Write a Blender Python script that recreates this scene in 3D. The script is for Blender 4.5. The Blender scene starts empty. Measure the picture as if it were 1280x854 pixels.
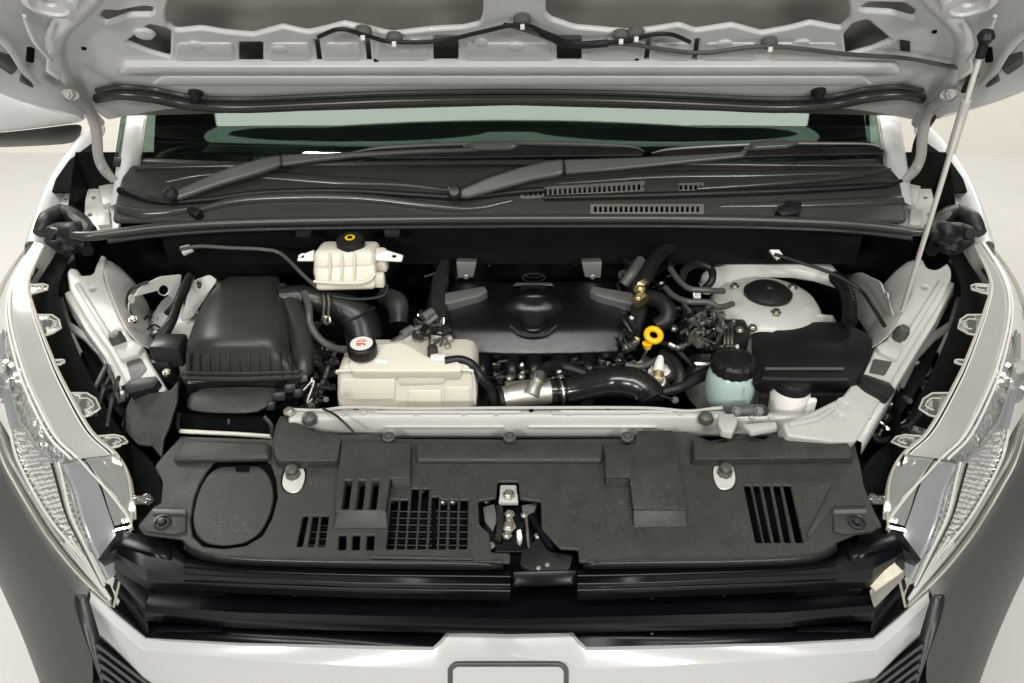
import bpy, bmesh, math, random
from mathutils import Vector, Matrix
random.seed(7)
SC = bpy.context.scene
COL = SC.collection
# ---------------------------------------------------------------- camera
CAM_H, PITCH, F = 1.90, math.radians(33), 1000.0     # metres, down-pitch, focal length in photo pixels
cam = bpy.data.cameras.new("camera"); camo = bpy.data.objects.new("camera", cam); COL.objects.link(camo)
camo.location = (0, 0, CAM_H); camo.rotation_euler = (math.pi/2 - PITCH, 0, 0)
cam.sensor_width = 36; cam.lens = 36*F/1280; cam.clip_start = .02; cam.clip_end = 100
SC.camera = camo
# ---------------------------------------------------------------- world, showroom lamps and added lamps
w = bpy.data.worlds.new("World"); SC.world = w; w.use_nodes = True
w.node_tree.nodes["Background"].inputs[0].default_value = (1, .96, .9, 1)
w.node_tree.nodes["Background"].inputs[1].default_value = .03
def lamp(name, loc, target, sx, sy, power, col=(1, .978, .94)):
    l = bpy.data.lights.new(name, 'AREA'); l.shape = 'RECTANGLE'; l.size = sx; l.size_y = sy
    l.energy = power; l.color = col
    o = bpy.data.objects.new(name, l); COL.objects.link(o); o.location = loc
    o.rotation_euler = (Vector(target)-Vector(loc)).to_track_quat('-Z', 'Y').to_euler()
    return o
lamp("ceiling_lamp", (-1.9, -2.7, 3.2), (-.4, 1.3, 1.2), .7, .3, 84)
lamp("ceiling_lamp", (1.9, -2.7, 3.2), (.4, 1.3, 1.2), .7, .3, 84)
lamp("ceiling_lamp", (0, -.45, 3.8), (0, 1.2, 1), 2.4, .5, 84)
lamp("ceiling_lamp", (0, 2.09, 3.95), (0, 2.09, 0), 3.8, 1.6, 135)  # added overhead strip, placed for its pale reflection in windscreen and cowl
lamp("ceiling_lamp", (-3.2, 3.4, 3.7), (-3.2, 3.4, 0), 1.6, 1.6, 160)
lamp("ceiling_lamp", (3.4, 4.5, 3.3), (3.3, 5.3, .8), 1.6, .5, 95)  # added lamp, aimed to brighten the wall on the right
SC.view_settings.view_transform = 'Standard'; SC.view_settings.look = 'None'
SC.view_settings.exposure = 0.0; SC.view_settings.gamma = 1
# ---------------------------------------------------------------- measuring helpers
cP, sP = math.cos(PITCH), math.sin(PITCH)
CAMP = Vector((0, 0, CAM_H))
def ray(px, py):
    u, v = (px-640)/F, (427-py)/F
    return Vector((u, cP+v*sP, -sP+v*cP))
def Z(px, py, z):
    d = ray(px, py); return CAMP + d*((z-CAM_H)/d.z)
def Y(px, py, y):
    d = ray(px, py); return CAMP + d*(y/d.y)
class Plane:
    def __init__(s, p, n, ex=None):
        s.p = Vector(p); s.n = Vector(n).normalized()
        if s.n.dot(CAMP-s.p) < 0: s.n = -s.n
        ex = Vector(ex) if ex else Vector((1, 0, 0))
        s.ex = (ex - s.n*ex.dot(s.n)).normalized(); s.ey = s.n.cross(s.ex)
    def hit(s, px, py):
        d = ray(px, py); return CAMP + d*((s.p-CAMP).dot(s.n)/d.dot(s.n))
    def off(s, h): return Plane(s.p+s.n*h, s.n, s.ex)
    def to2(s, P): q = P-s.p; return (q.dot(s.ex), q.dot(s.ey))
    def to3(s, a, b, h=0): return s.p+s.ex*a+s.ey*b+s.n*h
def PYZ(a, b):            # plane that runs along x through two (y, z) points
    p = Vector((0, a[0], a[1])); d = Vector((0, b[0]-a[0], b[1]-a[1]))
    return Plane(p, Vector((0, -d.z, d.y)))
def P3(a, b, c): return Plane(a, (b-a).cross(c-a))
def fillet(pts, r, n=4):
    out = []; N = len(pts)
    for i in range(N):
        a, b, c = (Vector(pts[i-1][:2]), Vector(pts[i][:2]), Vector(pts[(i+1) % N][:2]))
        d1, d2 = a-b, c-b; rr = min(r, d1.length*.45, d2.length*.45)
        if rr < 1e-6: out.append(tuple(b)); continue
        p, q = b+d1.normalized()*rr, b+d2.normalized()*rr
        for k in range(n+1):
            t = k/n; out.append(tuple(p*(1-t)**2 + b*2*t*(1-t) + q*t*t))
    return out
def mir(pts, c=1274): return [(c-p[0],)+tuple(p[1:]) for p in reversed(pts)]
def oval(cx, cy, rx, ry, n=24, rot=0, p=2.0):
    o = []
    for k in range(n):
        a = 2*math.pi*k/n; c, s = math.cos(a), math.sin(a)
        x = rx*math.copysign(abs(c)**(2/p), c); y = ry*math.copysign(abs(s)**(2/p), s)
        o.append((cx+x*math.cos(rot)-y*math.sin(rot), cy+x*math.sin(rot)+y*math.cos(rot)))
    return o
def cat(pts, n=8):          # smooth curve through the points
    pts = [Vector(p) for p in pts]
    if len(pts) < 3:
        return [pts[0].lerp(pts[1], k/n) for k in range(n+1)]
    P = [pts[0]*2-pts[1]] + pts + [pts[-1]*2-pts[-2]]; out = []
    for i in range(1, len(P)-2):
        a, b, c, d = P[i-1:i+3]
        for k in range(n):
            t = k/n
            out.append(.5*((2*b)+(c-a)*t+(2*a-5*b+4*c-d)*t*t+(3*b-a-3*c+d)*t**3))
    out.append(pts[-1]); return out
# ---------------------------------------------------------------- materials
def lin(c):
    if isinstance(c, (int, float)): c = (c, c, c)
    return tuple((x/255/12.92 if x/255 <= .04045 else ((x/255+.055)/1.055)**2.4) for x in c)+(1,)
def mat(name, rgb, rough=.5, metal=0, bump=0, bscale=300, var=.0, vscale=6, coat=0, spec=.5, sss=0, trans=0, alpha=1, dirt=None):
    m = bpy.data.materials.new(name); m.use_nodes = True
    nt = m.node_tree; b = nt.nodes["Principled BSDF"]; L = nt.links.new
    base = lin(rgb) if max(rgb if hasattr(rgb, '__len__') else (rgb,)) > 1 else tuple(rgb)+(1,)
    b.inputs["Base Color"].default_value = base; b.inputs["Roughness"].default_value = rough
    b.inputs["Metallic"].default_value = metal; b.inputs["Specular IOR Level"].default_value = spec
    b.inputs["Coat Weight"].default_value = coat; b.inputs["Coat Roughness"].default_value = .06
    if sss:
        b.inputs["Subsurface Weight"].default_value = sss; b.inputs["Subsurface Radius"].default_value = (.02, .018, .012)
        b.inputs["Subsurface Scale"].default_value = .6
    if trans: b.inputs["Transmission Weight"].default_value = trans
    tc = nt.nodes.new("ShaderNodeTexCoord")
    if var:
        n = nt.nodes.new("ShaderNodeTexNoise"); n.inputs["Scale"].default_value = vscale; n.inputs["Detail"].default_value = 5
        L(tc.outputs["Object"], n.inputs["Vector"])
        mx = nt.nodes.new("ShaderNodeMix"); mx.data_type = 'RGBA'
        mx.inputs[6].default_value = tuple(x*(1-var) for x in base[:3])+(1,)
        mx.inputs[7].default_value = tuple(min(1, x*(1+var)) for x in base[:3])+(1,)
        L(n.outputs[0], mx.inputs[0]); L(mx.outputs[2], b.inputs["Base Color"])
        r = nt.nodes.new("ShaderNodeMapRange"); r.inputs[1].default_value = .3; r.inputs[2].default_value = .7
        r.inputs[3].default_value = max(.02, rough*(1-var)); r.inputs[4].default_value = min(1, rough*(1+var))
        L(n.outputs[0], r.inputs[0]); L(r.outputs[0], b.inputs["Roughness"])
    if dirt:
        src = b.inputs["Base Color"].links[0].from_socket if b.inputs["Base Color"].links else None
        nf = nt.nodes.new("ShaderNodeTexNoise"); nf.inputs["Scale"].default_value = 330; nf.inputs["Detail"].default_value = 3
        nl = nt.nodes.new("ShaderNodeTexNoise"); nl.inputs["Scale"].default_value = 7; nl.inputs["Detail"].default_value = 4
        L(tc.outputs["Object"], nf.inputs["Vector"]); L(tc.outputs["Object"], nl.inputs["Vector"])
        r1 = nt.nodes.new("ShaderNodeMapRange"); r1.inputs[1].default_value = .56; r1.inputs[2].default_value = .72; L(nf.outputs[0], r1.inputs[0])
        r2 = nt.nodes.new("ShaderNodeMapRange"); r2.inputs[1].default_value = .40; r2.inputs[2].default_value = .68; r2.inputs[3].default_value = .15; L(nl.outputs[0], r2.inputs[0])
        mu = nt.nodes.new("ShaderNodeMath"); mu.operation = 'MULTIPLY'; L(r1.outputs[0], mu.inputs[0]); L(r2.outputs[0], mu.inputs[1])
        m3 = nt.nodes.new("ShaderNodeMath"); m3.operation = 'MULTIPLY'; m3.inputs[1].default_value = dirt; L(mu.outputs[0], m3.inputs[0])
        dm = nt.nodes.new("ShaderNodeMix"); dm.data_type = 'RGBA'; dm.inputs[6].default_value = base; dm.inputs[7].default_value = (.34, .32, .28, 1) if base[0] < .3 else (.22, .20, .17, 1)
        L(m3.outputs[0], dm.inputs[0])
        if src: L(src, dm.inputs[6])
        L(dm.outputs[2], b.inputs["Base Color"])
    if bump:
        n = nt.nodes.new("ShaderNodeTexNoise"); n.inputs["Scale"].default_value = bscale; n.inputs["Detail"].default_value = 2
        L(tc.outputs["Object"], n.inputs["Vector"])
        bp = nt.nodes.new("ShaderNodeBump"); bp.inputs["Strength"].default_value = bump; bp.inputs["Distance"].default_value = .002
        L(n.outputs[0], bp.inputs["Height"]); L(bp.outputs[0], b.inputs["Normal"])
    return m
M = {}
M['white'] = mat('white_paint', (.52, .52, .515), .25, coat=.5, var=.03, vscale=3)
M['inner'] = mat('white_body_paint', (.47, .464, .435), .38, coat=.1, var=.10, vscale=14, dirt=0.1)
M['hoodp'] = mat('hood_inner_paint', (.70, .70, .69), .34, coat=.2, var=.09, vscale=9, dirt=0.1)
M['skin_in'] = mat('hood_skin_inside', (.40, .385, .35), .5, var=.12, vscale=5)  # inside of the outer skin, darker and browner than the frame
M['label'] = mat('tan_reflection', (.56, .52, .40), .5, var=.5, vscale=120)  # mottled tan that paints a reflection on the grille end
M['rod'] = mat('white_zinc_rod', (.72, .71, .66), .3, metal=.35, var=.08, vscale=40)
M['plas'] = mat('textured_black_plastic', (.031, .0302, .0275), .5, bump=.3, bscale=900, var=.3, vscale=30, dirt=0.22)
M['plas2'] = mat('smooth_black_plastic', (.015, .015, .0145), .36, bump=.08, bscale=700, var=.15, vscale=14, dirt=0.12)
M['gloss'] = mat('gloss_black', (.003, .0035, .005), .28, var=.1, vscale=10, spec=.2)
M['rub'] = mat('black_rubber', (.009, .009, .009), .44, bump=.15, bscale=250, var=.2, vscale=25, spec=.35, dirt=0.12)
M['rubg'] = mat('grey_rubber', (.07, .07, .066), .42, var=.2, vscale=25)
M['hole'] = mat('gap_shade_black', (.004, .004, .004), .9, spec=.05)  # near-black colour standing for the shade inside holes and gaps
M['bay'] = mat('bay_shade_black', (.006, .006, .0058), .8, var=.4, vscale=8, spec=.12)  # the hood's shade over the bay put into a near-black colour
M['clad'] = mat('grey_cladding', (.070, .069, .068), .4, bump=.06, bscale=900, var=.06, vscale=5, dirt=0.12)
M['tank'] = mat('milky_plastic', (.72, .69, .59), .32, sss=.8, var=.05, vscale=12)
M['fluid'] = mat('green_milky_plastic', (.40, .52, .48), .28, sss=.3, var=.06, vscale=20)
M['alu'] = mat('cast_aluminium', (.55, .53, .48), .42, metal=.85, bump=.2, bscale=250, var=.15, vscale=30)
M['steel'] = mat('zinc_steel', (.50, .48, .43), .34, metal=1, var=.2, vscale=60)
M['chrome'] = mat('chrome', (.86, .86, .84), .12, metal=.8)
M['yellow'] = mat('yellow_plastic', (.85, .50, .01), .35)
M['red'] = mat('red_print', (.65, .09, .05), .5)
M['wprint'] = mat('white_label', (.82, .80, .76), .45)
M['brass'] = mat('yellow_zinc', (.72, .60, .30), .32, metal=.9, var=.2, vscale=50)
M['seal'] = mat('seal_rubber', (.035, .035, .033), .3, var=.12, vscale=12, dirt=0.14)
M['cowl'] = mat('cowl_plastic', (.050, .048, .044), .2, bump=.015, bscale=600, var=.12, vscale=7, dirt=0.14)
M['wiper'] = mat('wiper_paint', (.11, .108, .10), .32, var=.08, vscale=15)
M['satin'] = mat('satin_grey_reflector', (.66, .68, .72), .16, metal=.7)
M['flute'] = mat('fluted_reflector', (.92, .92, .91), .1, metal=.8)
M['chrome2'] = mat('satin_reflector', (.68, .675, .655), .18, metal=.55, var=.06, vscale=10)
M['gunmetal'] = mat('grey_plastic', (.11, .11, .105), .42, var=.1, vscale=20)
M['floor'] = mat('showroom_floor', (.46, .452, .435), .55, var=.12, vscale=1.2)
M['wall'] = mat('cream_wall', (.80, .77, .69), .7, var=.03, vscale=1)
M['galv'] = mat('radiator_fin', (.30, .29, .27), .4, metal=.8, var=.3, vscale=60)
def glassmat(name, tint, ior=1.45, rough=.03, tr=1.0, body=.0, bodycol=(.8, .8, .75)):
    m = bpy.data.materials.new(name); m.use_nodes = True; nt = m.node_tree; nt.nodes.clear(); L = nt.links.new
    o = nt.nodes.new("ShaderNodeOutputMaterial"); t = nt.nodes.new("ShaderNodeBsdfTransparent"); t.inputs[0].default_value = tint+(1,)
    g = nt.nodes.new("ShaderNodeBsdfGlossy"); g.inputs["Roughness"].default_value = rough
    lw_ = nt.nodes.new("ShaderNodeLayerWeight"); pw = nt.nodes.new("ShaderNodeMath"); pw.operation = 'POWER'; pw.inputs[1].default_value = 4.0
    f = nt.nodes.new("ShaderNodeMapRange"); r0 = ((ior-1)/(ior+1))**2; f.inputs[3].default_value = r0; f.inputs[4].default_value = 1
    lw_.inputs[0].default_value = .5; L(lw_.outputs["Facing"], pw.inputs[0]); L(pw.outputs[0], f.inputs[0])
    mx = nt.nodes.new("ShaderNodeMixShader"); L(f.outputs[0], mx.inputs[0])
    if body:
        d = nt.nodes.new("ShaderNodeBsdfDiffuse"); d.inputs[0].default_value = bodycol+(1,)
        m2 = nt.nodes.new("ShaderNodeMixShader"); m2.inputs[0].default_value = body
        L(t.outputs[0], m2.inputs[1]); L(d.outputs[0], m2.inputs[2]); L(m2.outputs[0], mx.inputs[1])
    else: L(t.outputs[0], mx.inputs[1])
    L(g.outputs[0], mx.inputs[2]); L(mx.outputs[0], o.inputs[0]); return m
M['lens'] = glassmat('clear_lens', (.99, .99, .98), 1.45, .015, body=.012)
M['flange'] = glassmat('cream_lens_edge', (.9, .88, .8), 1.45, .12, body=.55, bodycol=(.58, .55, .48))
M['guide'] = glassmat('cream_light_guide', (.9, .88, .8), 1.5, .12, body=.68, bodycol=(.80, .795, .765))
M['tab'] = glassmat('clear_tab', (.92, .92, .9), 1.5, .1, body=.07, bodycol=(.7, .7, .66))
M['tabrim'] = glassmat('tab_rim_plastic', (.9, .9, .86), 1.5, .1, body=.5, bodycol=(.75, .74, .68))
M['screen'] = glassmat('windscreen_glass', (.45, .55, .50), 1.62, .02)
_nt = M['screen'].node_tree; _g = [n for n in _nt.nodes if n.type == 'BSDF_GLOSSY'][0]; _g.inputs[0].default_value = (.86, .97, .88, 1)
def reflector():
    m = mat('faceted_reflector', (.92, .92, .91), .08, metal=.85); nt = m.node_tree; L = nt.links.new; b = nt.nodes["Principled BSDF"]
    tc = nt.nodes.new("ShaderNodeTexCoord"); v = nt.nodes.new("ShaderNodeTexVoronoi"); v.inputs["Scale"].default_value = 75
    n2 = nt.nodes.new("ShaderNodeTexNoise"); n2.inputs["Scale"].default_value = 45; n2.inputs["Detail"].default_value = 3
    L(tc.outputs["Object"], v.inputs["Vector"]); L(tc.outputs["Object"], n2.inputs["Vector"])
    a = nt.nodes.new("ShaderNodeMath"); a.operation = 'ADD'; L(v.outputs["Distance"], a.inputs[0]); L(n2.outputs[0], a.inputs[1])
    bp = nt.nodes.new("ShaderNodeBump"); bp.inputs["Strength"].default_value = .3; bp.inputs["Distance"].default_value = .01
    L(a.outputs[0], bp.inputs["Height"]); L(bp.outputs[0], b.inputs["Normal"]); return m
M['refl'] = reflector()
# ---------------------------------------------------------------- object helpers
WL = {}                      # world location of every object (nothing is rotated)
def link(name, me, material, parent=None, kind=None, label=None, cat_=None, group=None, sharp=38, center=True):
    if material: me.materials.append(M[material] if isinstance(material, str) else material)
    for p in me.polygons: p.use_smooth = True
    if sharp: me.set_sharp_from_angle(angle=math.radians(sharp))
    c = Vector((0, 0, 0))
    if center and len(me.vertices):
        xs = [v.co for v in me.vertices]
        c = Vector([(min(v[i] for v in xs)+max(v[i] for v in xs))/2 for i in range(3)])
        me.transform(Matrix.Translation(-c))
    o = bpy.data.objects.new(name, me); COL.objects.link(o)
    if parent is not None: o.parent = parent; o.location = c-WL[parent.name]
    else: o.location = c
    WL[o.name] = c
    if kind: o['kind'] = kind
    if label: o['label'] = label
    if cat_: o['category'] = cat_
    if group: o['group'] = group
    return o
def thing(name, loc, label, category, group=None):
    o = bpy.data.objects.new(name, None); COL.objects.link(o); o.location = loc; o.empty_display_size = .05
    WL[o.name] = Vector(loc); o['label'] = label; o['category'] = category
    if group: o['group'] = group
    return o
def bm_mesh(bm, name):
    me = bpy.data.meshes.new(name); bm.normal_update(); bm.to_mesh(me); bm.free(); return me
def plate(name, pts, pl, thick, material, parent=None, holes=(), bevel=.002, r=0, rh=0, res=2, lift=0, **k):
    """sheet cut to an outline (photo pixels measured on plane pl), with holes and rounded edges"""
    def loop(p, rr): return [pl.to2(pl.hit(*q)) for q in (fillet(p, rr) if rr else p)]
    cu = bpy.data.curves.new(name, 'CURVE'); cu.dimensions = '2D'; cu.fill_mode = 'BOTH'
    bevel = min(bevel, thick*.45)
    cu.extrude = thick/2-bevel; cu.bevel_depth = bevel; cu.bevel_resolution = res; cu.offset = -bevel
    for L_ in [loop(pts, r)]+[loop(h, rh) for h in holes]:
        s = cu.splines.new('POLY'); s.points.add(len(L_)-1); s.use_cyclic_u = True
        for i, q in enumerate(L_): s.points[i].co = (q[0], q[1], 0, 1)
    o = bpy.data.objects.new('tmp', cu); COL.objects.link(o)
    me = bpy.data.meshes.new_from_object(o.evaluated_get(bpy.context.evaluated_depsgraph_get()))
    bpy.data.objects.remove(o); bpy.data.curves.remove(cu); me.name = name
    h = lift-thick/2; a = pl.p+pl.n*h
    me.transform(Matrix(((pl.ex.x, pl.ey.x, pl.n.x, a.x), (pl.ex.y, pl.ey.y, pl.n.y, a.y), (pl.ex.z, pl.ey.z, pl.n.z, a.z), (0, 0, 0, 1))))
    me.materials.clear()
    return link(name, me, material, parent, **k)
def prism_me(name, bottom, top, bevel=.003, seg=2):
    bm = bmesh.new(); n = len(top)
    b = [bm.verts.new(p) for p in bottom]; t = [bm.verts.new(p) for p in top]
    bm.faces.new(t); bm.faces.new(b[::-1])
    for i in range(n): bm.faces.new((b[i], b[(i+1) % n], t[(i+1) % n], t[i]))
    bmesh.ops.recalc_face_normals(bm, faces=bm.faces)
    if bevel:
        es = [e for e in bm.edges if e.calc_face_angle(0) > .35]
        bmesh.ops.bevel(bm, geom=es, offset=bevel, segments=seg, affect='EDGES', profile=.5, clamp_overlap=True)
    return bm_mesh(bm, name)
def prism(name, bottom, top, material, parent=None, bevel=.003, seg=2, **k):
    return link(name, prism_me(name, bottom, top, bevel, seg), material, parent, **k)
def block(name, pts, pl, h, material, parent=None, bevel=.004, draft=0, sink=.004, r=0, seg=2, **k):
    """block standing h proud of plane pl; pts outline its TOP in photo pixels"""
    if r: pts = fillet(pts, r, 3)
    pt = pl.off(h); top = [pt.hit(*q) for q in pts]
    c = sum(top, Vector())/len(top)
    bot = [c+(p-c)*(1+draft)-pl.n*(h+sink) for p in top]
    return prism(name, bot, top, material, parent, bevel, seg, **k)
def loft_me(name, rows, closed=False, caps=False):
    bm = bmesh.new(); R = [[bm.verts.new(p) for p in r] for r in rows]; n = len(R[0])
    for a, b in zip(R, R[1:]):
        for i in range(n if closed else n-1):
            j = (i+1) % n
            try: bm.faces.new((a[i], a[j], b[j], b[i]))
            except ValueError: pass
    if caps:
        bm.faces.new(R[0][::-1]); bm.faces.new(R[-1])
    bmesh.ops.recalc_face_normals(bm, faces=bm.faces)
    return bm_mesh(bm, name)
def loft(name, rows, material, parent=None, closed=False, caps=False, sub=0, solid=0, soff=-1, **k):
    o = link(name, loft_me(name, rows, closed, caps), material, parent, **k)
    if solid: s = o.modifiers.new('s', 'SOLIDIFY'); s.thickness = solid; s.offset = soff
    if sub: s = o.modifiers.new('u', 'SUBSURF'); s.levels = sub; s.render_levels = sub
    return o
def tube_me(name, pts, rad, n=10, smooth=True, flat=1.0, up=None, bm=None, steps=8):
    P = cat(pts, steps) if smooth else [Vector(p) for p in pts]; N = len(P)
    if isinstance(rad, (int, float)): R = [rad]*N
    else:
        R = []
        for i in range(N):
            f = i/(N-1)*(len(rad)-1); a = min(int(f), len(rad)-2); R.append(rad[a]+(rad[a+1]-rad[a])*(f-a))
    own = bm is None
    if own: bm = bmesh.new()
    T = [(P[min(i+1, N-1)]-P[max(i-1, 0)]).normalized() for i in range(N)]
    u = Vector(up) if up else (Vector((0, 0, 1)) if abs(T[0].z) < .9 else Vector((1, 0, 0)))
    prev = None
    for i in range(N):
        u = (u-T[i]*u.dot(T[i])).normalized(); v = T[i].cross(u)
        ring = [bm.verts.new(P[i]+(u*math.cos(2*math.pi*q/n)*flat+v*math.sin(2*math.pi*q/n))*R[i]) for q in range(n)]
        if prev:
            for q in range(n): bm.faces.new((prev[q], prev[(q+1) % n], ring[(q+1) % n], ring[q]))
        else: bm.faces.new(ring[::-1])
        prev = ring
    bm.faces.new(prev)
    if own:
        bmesh.ops.recalc_face_normals(bm, faces=bm.faces); return bm_mesh(bm, name)
def tube(name, pts, rad, material, parent=None, n=10, smooth=True, flat=1.0, up=None, steps=8, **k):
    return link(name, tube_me(name, pts, rad, n, smooth, flat, up, None, steps), material, parent, **k)
def lathe_me(name, prof, base, axis=(0, 0, 1), n=24, wob=None):
    ax = Vector(axis).normalized(); u = ax.orthogonal().normalized(); v = ax.cross(u); bm = bmesh.new(); prev = None
    for (r, h) in prof:
        ring = []
        for q in range(n):
            a = 2*math.pi*q/n; rr = max(r, 1e-5)*(1+(wob*(q % 2) if wob else 0))
            ring.append(bm.verts.new(Vector(base)+ax*h+(u*math.cos(a)+v*math.sin(a))*rr))
        if prev:
            for q in range(n): bm.faces.new((prev[q], prev[(q+1) % n], ring[(q+1) % n], ring[q]))
        else: bm.faces.new(ring[::-1])
        prev = ring
    bm.faces.new(prev); bmesh.ops.recalc_face_normals(bm, faces=bm.faces)
    return bm_mesh(bm, name)
def lathe(name, prof, base, material, parent=None, axis=(0, 0, 1), n=24, wob=None, **k):
    return link(name, lathe_me(name, prof, base, axis, n, wob), material, parent, **k)
def box(name, c, size, material, parent=None, bevel=.003, rot=None, **k):
    hx, hy, hz = [s/2 for s in size]; c = Vector(c); R = Matrix.Identity(3) if rot is None else rot
    q = [(-hx, -hy), (hx, -hy), (hx, hy), (-hx, hy)]
    return prism(name, [c+R@Vector((a, b, -hz)) for a, b in q], [c+R@Vector((a, b, hz)) for a, b in q], material, parent, bevel, **k)
def bolt(name, c, r, parent, axis=(0, -.3, 1), material='steel', h=None):
    h = h or r*.8
    return lathe(name, [(r*1.3, -h), (r*1.3, 0), (r*.85, h*.05), (r*.85, h*.7), (r*.7, h*.8), (0, h*.8)], c, material, parent, axis, 6, sharp=20)
# ================================================================ THE SETTING
def quad(name, pts, material, **k):
    bm = bmesh.new(); bm.faces.new([bm.verts.new(p) for p in pts]); return link(name, bm_mesh(bm, name), material, **k)
quad('floor', [(-9, -4, 0), (9, -4, 0), (9, 9, 0), (-9, 9, 0)], 'floor', kind='structure')
quad('wall', [(-9, 5.3, 0), (9, 5.3, 0), (9, 5.3, 4), (-9, 5.3, 4)], 'wall', kind='structure')
# ================================================================ THE VAN
van = thing('van', (0, 1.5, 0), 'white van with its hood propped open over the engine bay', 'van')
# -------- engine bay shell
shell = [(-.66, 1.02), (-.74, 1.30), (-.90, 1.46), (-.97, 1.60), (-.97, 1.72), (.97, 1.72), (.97, 1.60), (.90, 1.46), (.74, 1.30), (.66, 1.02)]
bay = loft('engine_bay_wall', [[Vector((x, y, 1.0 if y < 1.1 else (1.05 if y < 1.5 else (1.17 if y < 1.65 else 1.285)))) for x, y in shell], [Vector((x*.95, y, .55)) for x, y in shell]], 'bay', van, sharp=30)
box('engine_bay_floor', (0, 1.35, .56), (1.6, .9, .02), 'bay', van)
# -------- hood
HP0 = (1.58, 1.4255); HA = math.radians(40)
HOOD = PYZ(HP0, (HP0[0]-math.cos(HA), HP0[1]+math.sin(HA)))
hood_out = [(134, 151), (170, 143), (215, 137), (330, 134), (640, 132), (950, 134), (1060, 137), (1105, 143), (1143, 151),
            (1165, 130), (1190, 95), (1204, 60), (1198, 32), (1164, 0), (1090, -110), (184, -110), (110, 0), (76, 32), (70, 60), (85, 98), (110, 130)]
h_box = lambda a, b, c, d: [(a, b), (c, b), (c, d), (a, d)]
slim = lambda x, a, b, s: [(x-3, a), (x+3, a), (x+3+s, b), (x-3+s, b)]
hood_holes = [
    [(208, 33), (221, 40), (251, 37), (282, 42), (316, 45), (353, 35), (384, 42), (404, 38), (430, 31), (455, 36), (490, 44), (540, 38), (580, 36), (600, 31), (604, 18), (604, -80), (230, -80), (206, 18)],
    [(690, 26), (720, 36), (745, 38), (790, 42), (850, 33), (870, 40), (915, 33), (952, 43), (986, 37), (1013, 30), (1050, 37), (1062, 25), (1063, 15), (1045, -80), (682, -80), (682, 18)],
    h_box(542, 45, 573, 79), h_box(696, 45, 727, 79), h_box(299, 53, 329, 81),
    slim(396, 50, 80, 4), slim(459, 48, 80, 3), slim(811, 47, 78, -3), slim(872, 49, 77, -4),
    [(156, 54), (187, 31), (214, 37), (213, 74), (185, 66)], [(1054, 44), (1067, 29), (1084, 25), (1115, 51), (1090, 62), (1057, 71)],
    [(124, 22), (130, 13), (149, 14), (180, 8), (193, 10), (190, 20), (163, 20), (132, 31)],
    [(1074, 11), (1085, 3), (1130, 4), (1145, 14), (1142, 25), (1115, 17), (1080, 15)]]
hood = plate('hood', hood_out, HOOD, .010, 'hoodp', van, holes=hood_holes, bevel=.004, r=6, rh=4)
plate('outer_skin', [(128, 146), (640, 132), (1150, 146), (1215, 90), (1200, -130), (70, -130), (60, 90)], HOOD.off(-.050), .006, 'skin_in', hood, bevel=.001)
# the rest of the hood, above the frame, that shades the bay
def hp(x, t, h=0): return Vector((x, HP0[0]-t*math.cos(HA), HP0[1]+t*math.sin(HA)))+HOOD.n*h
loft('front_skin', [[hp(x*.74, .58, -.052), hp(x*.80, .78, -.062)] for x in (-1, -.5, 0, .5, 1)], 'hoodp', hood, solid=.008)
def railprof(px0, px1, pya, pyb, h, name, par, mt='hoodp', bev=.004):
    block(name, [(px0+8, pya), (px1-8, pya), (px1, pyb), (px0, pyb)], HOOD, h, mt, par, bevel=bev, draft=.01)
railprof(150, 1124, 84, 93, .012, 'stiffener', hood)
block('stiffener', [(205, 97), (1075, 97), (1090, 107), (190, 107)], HOOD, .004, 'hoodp', hood, bevel=.003)
for a, b in ((216, 296), (333, 392), (402, 455), (466, 539), (577, 692), (730, 804), (815, 866), (877, 950), (960, 1050)):
    block('stiffener', [(a+6, 55), (b-6, 55), (b-3, 76), (a+3, 76)], HOOD, .0022, 'hoodp', hood, bevel=.002, draft=.04, r=4)
# bead that frames the inner panel
for s in (0, 1):
    pts = [(150, -60), (112, -2), (76, 32), (69, 60), (82, 96), (104, 128), (126, 152)]
    if s: pts = mir(pts)
    tube('edge_bead', [HOOD.hit(*p)+HOOD.n*.002 for p in pts], [.014, .014, .015, .015, .012, .010, .008], 'hoodp', hood, n=12)
    a = HOOD.off(.075)
    o_ = [(-150, -60), (-80, 85), (0, 124), (60, 143), (104, 153)]; i_ = [(150, -60), (82, 22), (68, 62), (84, 100), (120, 150)]
    if s: o_ = [(1274-x, y) for x, y in o_]; i_ = [(1274-x, y) for x, y in i_]
    rows = []
    for p, q in zip(o_, i_):
        A, B = a.hit(*p), HOOD.hit(*q); rows.append([A-HOOD.n*.012, A, A.lerp(B, .35)-HOOD.n*.028, A.lerp(B, .7)-HOOD.n*.032, B-HOOD.n*.006])
    loft('hood_side', rows, 'hoodp', hood, sub=2, solid=.004, sharp=0)
    # dark pads for the shade in the side windows, and a rib
    q = lambda pts, h, nm, mt: block(nm, [(1274-x, y) for x, y in pts] if s else pts, HOOD.off(.036), h, mt, hood, bevel=.003, sink=.03)
    q([(-5, 72), (22, 88), (4, 106), (-12, 106)], .004, 'recess_shade_pad', 'rubg')
    q([(14, 110), (27, 98), (52, 119), (44, 124)], .006, 'recess_shade_pad', 'rubg')
    q([(60, 86), (76, 97), (74, 102), (56, 90)], .012, 'side_rib', 'hoodp')
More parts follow.
